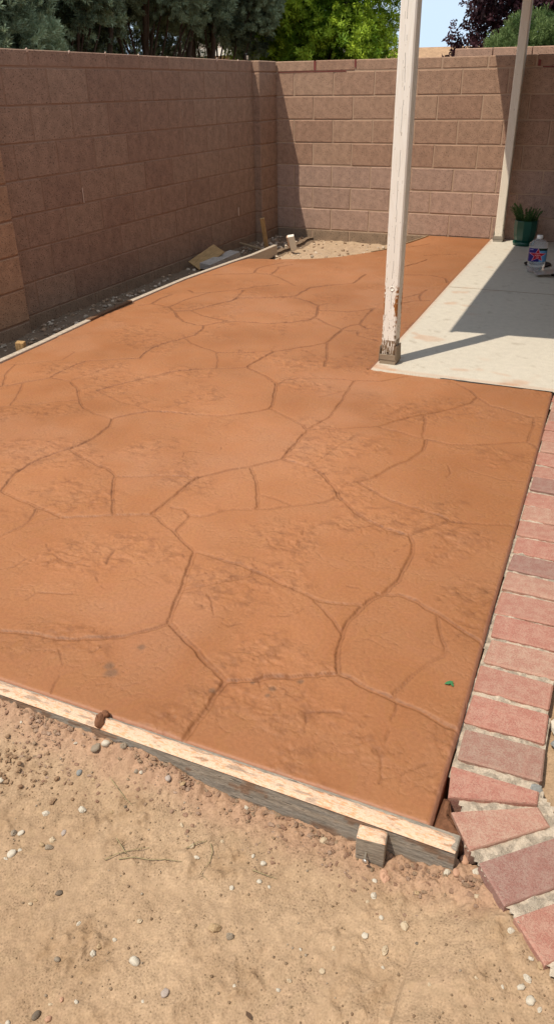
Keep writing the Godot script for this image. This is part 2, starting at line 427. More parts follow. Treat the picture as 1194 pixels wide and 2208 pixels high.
# A board that follows a plan line: rectangular section, width across and height down from y.
func plank_along(line: Array, across: float, y1: float, deep: float, jitter := 0.0) -> ArrayMesh:
	var st := SurfaceTool.new(); st.begin(Mesh.PRIMITIVE_TRIANGLES); st.set_smooth_group(-1)
	var rows := []
	for i in line.size():
		var a: Vector2 = line[maxi(i - 1, 0)]
		var b: Vector2 = line[mini(i + 1, line.size() - 1)]
		var side := (b - a).normalized().orthogonal() * across * 0.5
		var p: Vector2 = line[i]
		var y := y1 + jitter * sin(i * 2.3)
		var c := 0.0025
		var sec := []
		for o in [[1, -deep], [1, -c], [1 - 2 * c / across, 0], [-1 + 2 * c / across, 0], [-1, -c], [-1, -deep]]:
			var q: Vector2 = p + side * o[0]
			sec.append(Vector3(q.x, y + o[1], q.y))
		rows.append(sec)
	for i in rows.size() - 1:
		for k in 6:
			var a: Vector3 = rows[i][k]
			var b: Vector3 = rows[i][(k + 1) % 6]
			var c: Vector3 = rows[i + 1][(k + 1) % 6]
			var d: Vector3 = rows[i + 1][k]
			for v: Vector3 in [a, c, b, a, d, c]: st.add_vertex(v)
	for e in [[0, true], [rows.size() - 1, false]]:
		var r: Array = rows[e[0]]
		for k in range(1, 5):
			for v: Vector3 in ([r[0], r[k], r[k + 1]] if e[1] else [r[0], r[k + 1], r[k]]): st.add_vertex(v)
	st.generate_normals()
	return st.commit()

# A lumpy stone about 1 m across, to be scaled.
func pebble_mesh(sd: int, angular: float) -> ArrayMesh:
	var n := FastNoiseLite.new(); n.seed = sd; n.frequency = 0.9 + angular; n.fractal_octaves = 2
	var rings := 7
	var segs := 10
	var v := PackedVector3Array()
	var nn := PackedVector3Array()
	var idx := PackedInt32Array()
	for i in rings + 1:
		var th := PI * i / rings
		for j in segs + 1:
			var ph := TAU * (j % segs) / segs
			var d := Vector3(sin(th) * cos(ph), cos(th), sin(th) * sin(ph))
			var k := 1.0 + (0.22 + 0.35 * angular) * n.get_noise_3dv(d * 1.3)
			if angular > 0.3: k = minf(k, 0.82 / maxf(0.35, absf(d.dot(Vector3(0.6, 0.5, 0.62).normalized())) + 0.18))
			v.append(d * k * 0.5)
			nn.append(d)
	for i in rings:
		for j in segs:
			var a := i * (segs + 1) + j
			idx.append_array([a, a + 1, a + segs + 1, a + 1, a + segs + 2, a + segs + 1])
	if angular > 0.3:
		var st := SurfaceTool.new(); st.begin(Mesh.PRIMITIVE_TRIANGLES); st.set_smooth_group(-1)
		for k in idx: st.add_vertex(v[k])
		st.generate_normals()
		return st.commit()
	var m := mesh_of(v, nn, idx)
	var st2 := SurfaceTool.new(); st2.create_from(m, 0); st2.generate_normals()
	return st2.commit()

func tube(st: SurfaceTool, path: Array, r0: float, r1: float, sides := 6) -> void:
	var rings := []
	for i in path.size():
		var a: Vector3 = path[maxi(i - 1, 0)]
		var b: Vector3 = path[mini(i + 1, path.size() - 1)]
		var t := (b - a).normalized()
		var u := t.cross(Vector3(0.31, 0.2, 0.93)).normalized()
		var w := t.cross(u)
		var r := lerpf(r0, r1, float(i) / (path.size() - 1))
		var ring := []
		for k in sides: ring.append([path[i] + (u * cos(TAU * k / sides) + w * sin(TAU * k / sides)) * r, u * cos(TAU * k / sides) + w * sin(TAU * k / sides)])
		rings.append(ring)
	for i in rings.size() - 1:
		for k in sides:
			var q := [rings[i][k], rings[i][(k + 1) % sides], rings[i + 1][(k + 1) % sides], rings[i + 1][k]]
			for t in [0, 2, 1, 0, 3, 2]:
				st.set_normal(q[t][1]); st.add_vertex(q[t][0])

func tube_mesh(paths: Array, r0: float, r1: float, sides := 6) -> ArrayMesh:
	var st := SurfaceTool.new(); st.begin(Mesh.PRIMITIVE_TRIANGLES)
	for p in paths: tube(st, p, r0, r1, sides)
	return st.commit()

# A turned shape: profile of (radius, height); sides > 0 with soft corners when squareness > 0.
func lathe(profile: Array, sides := 32, squareness := 0.0, facets := false) -> ArrayMesh:
	var st := SurfaceTool.new(); st.begin(Mesh.PRIMITIVE_TRIANGLES)
	st.set_smooth_group(-1 if facets else 0)
	var at := func(i: int, k: int) -> Vector3:
		var a := TAU * k / sides
		var f := 1.0
		if squareness > 0.0:
			var e := lerpf(2.0, 5.0, squareness)
			f = pow(pow(absf(cos(a)), e) + pow(absf(sin(a)), e), -1.0 / e)
		return Vector3(profile[i].x * f * cos(a), profile[i].y, profile[i].x * f * sin(a))
	for i in profile.size() - 1:
		for k in sides:
			var a: Vector3 = at.call(i, k)
			var b: Vector3 = at.call(i, (k + 1) % sides)
			var c: Vector3 = at.call(i + 1, (k + 1) % sides)
			var d: Vector3 = at.call(i + 1, k)
			for v: Vector3 in [a, b, c, a, c, d]: st.add_vertex(v)
	st.index()
	st.generate_normals()
	return st.commit()

# ---------------------------------------------------------------- ground
func ground_h(x: float, z: float) -> float:
	var n := 0.011 * na.get_noise_2d(x * 2.2, z * 2.2) + 0.006 * nb.get_noise_2d(x * 9.0, z * 9.0)
	var h := -0.06
	if z > -1.06 and x < 0.4:
		# soil is heaped against the form, higher towards its far end
		var d := maxf(0.0, z + 1.0)
		h = -0.078 - 0.006 * smoothstep(0.0, 0.5, d) + (0.006 + 0.05 * smoothstep(-0.45, -0.95, x + 0.12 * nb.get_noise_2d(x * 3.0, 0.0)) + 0.018 * smoothstep(-0.16, -0.09, x)) * exp(-d / 0.06)
		var heap := Vector2(x + 1.07, z + 0.86).length()
		h += (0.014 + 0.012 * nc.get_noise_2d(x * 24.0, z * 24.0)) * exp(-heap * heap / 0.012)
		if x > -0.12: h = lerpf(h, -0.038, smoothstep(-0.12, 0.02, x + 0.3 * (z + 0.9)))
	elif x < -1.7:
		h = -0.085
		if z < -6.0 and x > -3.06:
			h = -0.10 + 0.07 * smoothstep(-7.7, -6.4, z) * smoothstep(-3.1, -2.6, x) - 0.012
			n *= 1.6
		else:
			n *= 1.3
	elif x > -0.2:
		h = -0.05
	return h + n

func dirt_color(x: float, z: float) -> Color:
	var t := clampf(0.5 + 0.9 * na.get_noise_2d(x * 1.3 + 7.0, z * 1.3), 0, 1)
	var c := Color(0.475, 0.342, 0.222).lerp(Color(0.415, 0.288, 0.180), t)
	c = c.lerp(Color(0.34, 0.225, 0.13), 0.62 * smoothstep(0.0, 0.4, nb.get_noise_2d(x * 3.1 - 4.0, z * 3.1)) * clampf(0.6 + 1.4 * nc.get_noise_2d(x * 20.0, z * 20.0), 0, 1))
	c = c.lerp(Color(0.53, 0.385, 0.25), 0.5 * clampf(nb.get_noise_2d(x * 3.0, z * 3.0 + 50.0) * 1.6, 0, 1))
	if z > -1.06:
		# crumbs of pigmented slurry mixed into the soil along the form
		var d := z + 1.0 + 0.025 * nb.get_noise_2d(x * 14.0, z * 14.0)
		c = c.lerp(Color(0.46, 0.29, 0.195), 0.75 * smoothstep(0.1, 0.02, d) * smoothstep(0.05, -0.02, x))
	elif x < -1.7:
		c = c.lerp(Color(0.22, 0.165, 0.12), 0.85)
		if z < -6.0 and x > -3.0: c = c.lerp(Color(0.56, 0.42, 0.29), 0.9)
	return c

func patch(st_v: PackedVector3Array, st_n: PackedVector3Array, st_c: PackedColorArray, st_i: PackedInt32Array, x0: float, x1: float, z0: float, z1: float, step: float, drop: float) -> void:
	var nx := int(ceil((x1 - x0) / step))
	var nz := int(ceil((z1 - z0) / step))
	var first := st_v.size()
	var hs := PackedFloat32Array(); hs.resize((nx + 1) * (nz + 1))
	for j in nz + 1:
		for i in nx + 1:
			var x := lerpf(x0, x1, float(i) / nx)
			var z := lerpf(z0, z1, float(j) / nz)
			var h := ground_h(x, z) - drop
			if step < 0.01:
				var cr := nc.get_noise_2d(x * 30.0, z * 30.0)
				var crumbly := clampf(nb.get_noise_2d(x * 3.1 - 4.0, z * 3.1) * 2.0 + 0.25, 0, 1)
				h += 0.0028 * nb.get_noise_2d(x * 17.0 + 5.0, z * 17.0) * (0.35 + 0.65 * crumbly)
				var foot := exp(-maxf(0.0, z + 1.0 - 0.02 * cr) / 0.045) * smoothstep(0.05, -0.05, x)
				h += foot * (0.011 * nc.get_noise_2d(x * 26.0, z * 26.0) + 0.007 * nc.get_noise_2d(x * 60.0, z * 60.0))
				h += 0.017 * maxf(0.0, nc.get_noise_2d(x * 23.0 + 2.0, z * 23.0) - 0.1) * (0.12 + crumbly)
				h += 0.0022 * cr * (0.4 + 1.2 * clampf(nb.get_noise_2d(x * 4.0 + 9.0, z * 4.0), 0, 1)) + 0.0035 * maxf(0.0, nb.get_noise_2d(x * 40.0, z * 40.0) - 0.25)
			hs[j * (nx + 1) + i] = h
			st_v.append(Vector3(x, h, z))
			st_c.append(dirt_color(x, z))
	for j in nz + 1:
		for i in nx + 1:
			var dx := hs[j * (nx + 1) + mini(i + 1, nx)] - hs[j * (nx + 1) + maxi(i - 1, 0)]
			var dz := hs[mini(j + 1, nz) * (nx + 1) + i] - hs[maxi(j - 1, 0) * (nx + 1) + i]
			st_n.append(Vector3(-dx / (2 * step), 1, -dz / (2 * step)).normalized())
	for j in nz:
		for i in nx:
			var a := first + j * (nx + 1) + i
			st_i.append_array([a, a + 1, a + nx + 1, a + 1, a + nx + 2, a + nx + 1])

func make_ground() -> void:
	var v := PackedVector3Array(); var n := PackedVector3Array(); var c := PackedColorArray(); var idx := PackedInt32Array()
	patch(v, n, c, idx, -1.75, 0.55, -1.03, -0.30, 0.004, 0.0)      # in front of the form
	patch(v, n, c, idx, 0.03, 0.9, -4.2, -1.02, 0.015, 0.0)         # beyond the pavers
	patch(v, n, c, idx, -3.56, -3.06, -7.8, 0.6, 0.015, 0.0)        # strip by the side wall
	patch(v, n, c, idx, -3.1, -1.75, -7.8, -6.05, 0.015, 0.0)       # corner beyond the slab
	patch(v, n, c, idx, -3.6, 1.8, -1.0, 5.0, 0.06, 0.02)           # the yard behind the camera
	# everything else, out to the horizon
	var first := v.size()
	for r in [[0.0, 0], [14.0, 24], [60.0, 24], [400.0, 24]]:
		for k in maxi(1, r[1]):
			var a: float = TAU * k / maxi(1, r[1])
			v.append(Vector3(r[0] * cos(a), -0.24, -5.0 + r[0] * sin(a))); n.append(Vector3.UP); c.append(Color(0.45, 0.32, 0.2))
	for k in 24:
		var m := (k + 1) % 24
		idx.append_array([first, first + 1 + k, first + 1 + m])
		for r in 2:
			var a := first + 1 + 24 * r
			idx.append_array([a + k, a + 24 + k, a + m, a + m, a + 24 + k, a + 24 + m])
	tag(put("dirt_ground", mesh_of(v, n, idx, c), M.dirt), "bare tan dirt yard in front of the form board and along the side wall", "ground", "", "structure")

# ---------------------------------------------------------------- stamped slab
var slab_edge_left := []
func pairs(text: String) -> Array:
	var out := []
	for w in text.split(" ", false):
		var k := w.split(",")
		out.append(Vector2(k[0].to_float(), k[1].to_float()))
	return out

func along(line: Array, z: float) -> float:
	# x of a plan line at depth z; the line runs from near to far
	for i in line.size() - 1:
		var a: Vector2 = line[i]
		var b: Vector2 = line[i + 1]
		if z <= a.y and z >= b.y: return lerpf(a.x, b.x, (z - a.y) / (b.y - a.y))
	return line[0].x if z > line[0].y else line[-1].x

func make_slab() -> void:
	var left := pairs("-3.020,-1.040 -3.020,-2.600 -3.026,-3.043 -3.042,-3.454 -3.080,-3.965 -3.104,-4.547 -3.112,-5.224 -3.062,-5.928 -3.020,-6.131 -2.755,-6.175 -2.547,-6.276 -2.416,-6.365 -2.295,-6.485 -2.188,-6.654 -2.097,-6.784 -2.022,-6.920 -1.925,-7.288 -1.844,-7.677 -1.836,-7.782")
	var right := pairs("-0.144,-1.040 -0.149,-1.382 -0.160,-1.810 -0.174,-2.535 -0.186,-3.081 -0.206,-3.690")
	var patio := pairs("-1.122,-3.690 -1.130,-4.235 -1.142,-4.718 -1.172,-5.654 -1.190,-6.343 -1.228,-7.782")
	var near := {"l": left, "r": right, "nx": 740, "zs": PackedFloat32Array()}
	var far := {"l": left, "r": patio, "nx": 370, "zs": PackedFloat32Array()}
	var z := -1.045
	while z > -3.690:
		near.zs.append(z); z -= lerpf(0.0035, 0.0056, (-z - 1.0) / 2.7)
	near.zs.append(-3.690)
	z = -3.690
	while z > -7.780:
		far.zs.append(z); z -= 0.0066 if z < -6.1 and z > -6.3 else lerpf(0.0066, 0.0105, (-z - 3.69) / 4.1)
	far.zs.append(-7.780)
	var joints := []
	for j in slab_joints(): joints.append([str(j[0]).to_float(), pairs(j[1]), false])
	for j in slab_cracks(): joints.append([0.6, pairs(j), true])
	for p in [near, far]: slab_patch(p, joints)
	# one flagstone per area closed in by joints; areas that meet across the two grids are one stone
	var parent := []
	var offset: int = near.count
	for i in near.count + far.count: parent.append(i)
	var find := func(a: int) -> int:
		while parent[a] != a: a = parent[a]
		return a
	var last: int = near.zs.size() - 2
	for i in far.nx:
		var x: float = lerpf(along(left, -3.69), -1.122, (i + 0.5) / far.nx)
		var k := clampi(int((x - along(left, -3.69)) / (-0.206 - along(left, -3.69)) * near.nx), 0, near.nx - 1)
		var a: int = find.call(near.lab[last * near.nx + k])
		var b: int = find.call(offset + far.lab[i])
		if a != b: parent[b] = a
	var stones := {}
	for pi in 2:
		var p: Dictionary = [near, far][pi]
		for q in p.lab.size():
			var key: int = find.call(p.lab[q] + (offset if pi else 0))
			if not stones.has(key): stones[key] = [PackedInt32Array(), PackedInt32Array()]
			stones[key][pi].append(q)
	var slab := base("stamped_concrete_slab")
	tag(slab, "terracotta stamped concrete slab with a flagstone pattern between the form boards", "concrete slab", "", "structure")
	for key in stones:
		var v := PackedVector3Array(); var n := PackedVector3Array(); var c := PackedColorArray(); var idx := PackedInt32Array()
		for pi in 2:
			var p: Dictionary = [near, far][pi]
			var seen := {}
			var w: int = p.nx + 1
			for q in stones[key][pi]:
				var a: int = (q / p.nx) * w + q % p.nx
				for k in [a, a + w, a + 1, a + 1, a + w, a + w + 1]:
					if not seen.has(k):
						seen[k] = v.size()
						v.append(p.v[k]); n.append(p.n[k]); c.append(p.c[k])
					idx.append(seen[k])
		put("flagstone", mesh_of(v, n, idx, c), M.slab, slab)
	# the slab's sides below the rounded edge
	for line in [left, right]:
		put("slab_side", wall_strip(line, -0.014, -0.11), M.slab_edge, slab)
	put("slab_side", wall_strip(pairs("-3.020,-1.046 -0.144,-1.046"), -0.014, -0.11), M.slab_edge, slab)
	# a lump of the same mix pressed into the corner between form, slab and pavers
	put("corner_fill", slab_prism([Vector2(-0.146, -1.052), Vector2(-0.078, -1.047), Vector2(-0.112, -1.105), Vector2(-0.128, -1.15), Vector2(-0.140, -1.148)], -0.1, -0.017, 0.012), M.mud, slab)

func wall_strip(line: Array, y1: float, y0: float) -> ArrayMesh:
	var st := SurfaceTool.new(); st.begin(Mesh.PRIMITIVE_TRIANGLES); st.set_smooth_group(-1)
	for i in line.size() - 1:
		var a: Vector2 = line[i]
		var b: Vector2 = line[i + 1]
		for t in [Vector3(a.x, y1, a.y), Vector3(b.x, y1, b.y), Vector3(b.x, y0, b.y), Vector3(a.x, y1, a.y), Vector3(b.x, y0, b.y), Vector3(a.x, y0, a.y)]: st.add_vertex(t)
	st.generate_normals()
	return st.commit()

func slab_patch(p: Dictionary, joints: Array) -> void:
	var nx: int = p.nx
	var zs: PackedFloat32Array = p.zs
	var nz := zs.size() - 1
	var w := nx + 1
	var count := w * (nz + 1)
	var xl := PackedFloat32Array(); var xr := PackedFloat32Array()
	for z in zs:
		xl.append(along(p.l, z)); xr.append(along(p.r, z))
	var px := PackedFloat32Array(); px.resize(count)
	var pz := PackedFloat32Array(); pz.resize(count)
	var wx := PackedFloat32Array(); wx.resize(count)     # warped lookup, so joints wander
	var wz := PackedFloat32Array(); wz.resize(count)
	for j in nz + 1:
		for i in w:
			var k := j * w + i
			var x := lerpf(xl[j], xr[j], float(i) / nx)
			px[k] = x; pz[k] = zs[j]
			wx[k] = x + 0.007 * nb.get_noise_2d(x * 8.0, zs[j] * 8.0)
			wz[k] = zs[j] + 0.007 * nb.get_noise_2d(x * 8.0 + 77.0, zs[j] * 8.0 + 31.0)
	var dj := PackedFloat32Array(); dj.resize(count); dj.fill(1.0)   # distance to the nearest joint
	var sj := PackedFloat32Array(); sj.resize(count); sj.fill(1.0)   # and its strength
	var dk := PackedFloat32Array(); dk.resize(count); dk.fill(1.0)   # same for cracks
	var reach := 0.055
	for joint in joints:
		var line: Array = joint[1]
		for s in line.size() - 1:
			var a: Vector2 = line[s]
			var b: Vector2 = line[s + 1]
			var zhi := maxf(a.y, b.y) + reach
			var zlo := minf(a.y, b.y) - reach
			if zhi < zs[nz] or zlo > zs[0]: continue
			var xlo := minf(a.x, b.x) - reach
			var xhi := maxf(a.x, b.x) + reach
			var ab := b - a
			var l2 := maxf(ab.length_squared(), 1e-9)
			var j0 := nz - zs_find(zs, zhi)
			for j in range(maxi(0, j0), nz + 1):
				if zs[j] < zlo: break
				if zs[j] > zhi: continue
				var span := xr[j] - xl[j]
				var i0 := clampi(int((xlo - xl[j]) / span * nx), 0, nx)
				var i1 := clampi(int((xhi - xl[j]) / span * nx) + 1, 0, nx)
				for i in range(i0, i1 + 1):
					var k := j * w + i
					var qx := wx[k] - a.x
					var qz := wz[k] - a.y
					var t := clampf((qx * ab.x + qz * ab.y) / l2, 0.0, 1.0)
					var dx := qx - t * ab.x
					var dz := qz - t * ab.y
					var d := sqrt(dx * dx + dz * dz)
					if joint[2]:
						if d < dk[k]: dk[k] = d
					elif d < dj[k]:
						dj[k] = d; sj[k] = joint[0]
	var hh := PackedFloat32Array(); hh.resize(count)
	var cc := PackedColorArray(); cc.resize(count)
	for j in nz + 1:
		var z := zs[j]
		for i in w:
			var k := j * w + i
			var x := px[k]
			var s := sj[k]
			var rag := nc.get_noise_2d(x * 14.0, z * 14.0)
			var broad := na.get_noise_2d(x * 1.1, z * 1.1)
			var h := 0.003 * broad + 0.0012 * nb.get_noise_2d(x * 5.0, z * 5.0)
			# split-slate ledges in patches
			var mask := smoothstep(-0.05, 0.3, na.get_noise_2d(x * 2.1 + 40.0, z * 2.1 - 12.0))
			var ledge := nr.get_noise_2d(x * 4.2 + 0.8 * rag * 0.3, z * 5.4)
			h += mask * (0.0028 * smoothstep(-0.25, 0.0, ledge) - 0.0018 * smoothstep(0.4, 0.55, ledge) + 0.0014 * rag + 0.0012 * nc.get_noise_2d(x * 34.0, z * 40.0))
			var half := (0.0023 + 0.0032 * s + 0.0028 * smoothstep(-3.2, -6.0, z)) * (1.0 + 0.3 * rag)
			var depth := 0.0042 * clampf(s, 0.45, 1.2)
			var groove := smoothstep(half + 0.0035, half - 0.0025, dj[k]) * (0.75 + 0.5 * maxf(0.0, rag + 0.3))
			h -= depth * groove
			h -= 0.0016 * s * exp(-dj[k] / 0.02)
			var crack := smoothstep(0.0045, 0.001, dk[k]) * smoothstep(-0.35, 0.1, rag)
			h -= 0.0026 * crack
			# rounded edge
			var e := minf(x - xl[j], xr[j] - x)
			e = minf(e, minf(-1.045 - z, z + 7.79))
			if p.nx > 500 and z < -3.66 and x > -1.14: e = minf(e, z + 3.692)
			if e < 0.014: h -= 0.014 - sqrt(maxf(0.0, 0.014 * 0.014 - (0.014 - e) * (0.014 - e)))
			hh[k] = h
			var edge_line := exp(-pow((dj[k] - half * 0.9) / (0.0018 + 0.0022 * smoothstep(-3.0, -5.5, z)), 2.0)) * (0.5 + 0.5 * smoothstep(-0.25, 0.25, nb.get_noise_2d(x * 6.0 + 11.0, z * 6.0)))
			var grime := mask * (0.26 * smoothstep(0.0, 0.4, nc.get_noise_2d(x * 16.0 + 3.0, z * 22.0)) + 0.34 * smoothstep(0.66, 0.84, nr.get_noise_2d(x * 5.0 + 9.0, z * 9.0 + 0.06 * rag)) * smoothstep(-0.1, 0.2, rag)) + 0.05 * smoothstep(0.1, 0.5, broad)
			var tone := clampf(0.5 + 0.75 * broad + 0.3 * nb.get_noise_2d(x * 2.6 + 5.0, z * 2.6), 0, 1)
			var c := Color(0.435, 0.196, 0.091).lerp(Color(0.35, 0.148, 0.061), tone)
			c = c.lerp(Color(0.43, 0.208, 0.112), 0.45 * smoothstep(0.1, 0.45, na.get_noise_2d(x * 0.9 - 30.0, z * 0.9 + 8.0)))
			# darker, browner towards the near and right-hand edges; dry is that distance inward
			var dry := minf((x - xl[j]) * 2.0 + 1.0, minf((xr[j] - x) * 1.05, (-1.045 - z) * 1.35)) + 0.30 * broad + 0.12 * nb.get_noise_2d(x * 3.0, z * 3.0)
			c = c.lerp(Color(0.255, 0.108, 0.043), 0.42 * smoothstep(0.72, 0.0, dry))
			c = c.lerp(Color(0.13, 0.052, 0.025), clampf((0.16 + 0.22 * smoothstep(-2.6, -4.6, z)) * groove * minf(s, 1.0) + 0.5 * minf(1.15, (0.45 + 0.6 * s) * (1.0 + 0.6 * smoothstep(-2.6, -4.6, z))) * edge_line * 0.92 + 0.34 * crack + grime * (1.0 - 0.6 * smoothstep(-4.0, -6.0, z)), 0, 0.8))
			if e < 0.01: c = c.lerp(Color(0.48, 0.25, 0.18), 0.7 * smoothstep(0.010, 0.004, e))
			for spot in [[-0.60, -1.28, 0.010], [-1.0, -1.175, 0.017], [-1.02, -1.195, 0.013], [-0.60, -1.255, 0.007], [-0.735, -1.22, 0.008], [-0.985, -1.29, 0.012], [-0.655, -1.285, 0.006], [-0.545, -1.335, 0.008]]:
				var sd := Vector2(x - spot[0], (z - spot[1])).length() * (1.0 + 0.4 * rag)
				if sd < spot[2] * 1.5: c = c.lerp(Color(0.12, 0.085, 0.06), 0.55 * smoothstep(spot[2] * 1.5, spot[2] * 0.5, sd))
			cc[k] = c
	var v := PackedVector3Array(); v.resize(count)
	var n := PackedVector3Array(); n.resize(count)
	for j in nz + 1:
		var ja := mini(j + 1, nz)
		var jb := maxi(j - 1, 0)
		var sx := (xr[j] - xl[j]) / nx
		for i in w:
			var k := j * w + i
			var ia := mini(i + 1, nx)
			var ib := maxi(i - 1, 0)
			v[k] = Vector3(px[k], hh[k], pz[k])
			var du := Vector3(px[j * w + ia] - px[j * w + ib], hh[j * w + ia] - hh[j * w + ib], 0)
			var dv := Vector3(px[ja * w + i] - px[jb * w + i], hh[ja * w + i] - hh[jb * w + i], zs[ja] - zs[jb])
			n[k] = du.cross(dv).normalized()
			if n[k].y < 0.0: n[k] = -n[k]
	# label the areas between joints
	var cells := nx * nz
	var lab := PackedInt32Array(); lab.resize(cells); lab.fill(-1)
	var wall := PackedByteArray(); wall.resize(cells)
	for j in nz:
		for i in nx:
			var k := j * w + i
			if minf(minf(dj[k], dj[k + 1]), minf(dj[k + w], dj[k + w + 1])) < 0.0052: wall[j * nx + i] = 1
	var labels := 0
	var sizes := []
	for start in cells:
		if wall[start] or lab[start] >= 0: continue
		var stack := PackedInt32Array([start])
		lab[start] = labels
		var size := 0
		while stack.size():
			var q := stack[stack.size() - 1]
			stack.resize(stack.size() - 1)
			size += 1
			var i := q % nx
			if i > 0 and not wall[q - 1] and lab[q - 1] < 0: lab[q - 1] = labels; stack.append(q - 1)
			if i < nx - 1 and not wall[q + 1] and lab[q + 1] < 0: lab[q + 1] = labels; stack.append(q + 1)
			if q >= nx and not wall[q - nx] and lab[q - nx] < 0: lab[q - nx] = labels; stack.append(q - nx)
			if q < cells - nx and not wall[q + nx] and lab[q + nx] < 0: lab[q + nx] = labels; stack.append(q + nx)
		sizes.append(size)
		labels += 1
	# slivers and the joints themselves go to the nearest real stone
	var edge := PackedInt32Array()
	for q in cells:
		if lab[q] >= 0 and sizes[lab[q]] < 260: lab[q] = -1
		elif lab[q] >= 0: edge.append(q)
	while edge.size():
		var next := PackedInt32Array()
		for q in edge:
			var i := q % nx
			if i > 0 and lab[q - 1] < 0: lab[q - 1] = lab[q]; next.append(q - 1)
			if i < nx - 1 and lab[q + 1] < 0: lab[q + 1] = lab[q]; next.append(q + 1)
			if q >= nx and lab[q - nx] < 0: lab[q - nx] = lab[q]; next.append(q - nx)
			if q < cells - nx and lab[q + nx] < 0: lab[q + nx] = lab[q]; next.append(q + nx)
		edge = next
	p.v = v; p.n = n; p.c = cc; p.lab = lab; p.count = labels

func zs_find(zs: PackedFloat32Array, z: float) -> int:
	# how many rows lie beyond z (rows run from near to far)
	var lo := 0
	var hi := zs.size() - 1
	while lo < hi:
		var mid := (lo + hi) / 2
		if zs[mid] <= z: hi = mid
		else: lo = mid + 1
	return zs.size() - 1 - lo

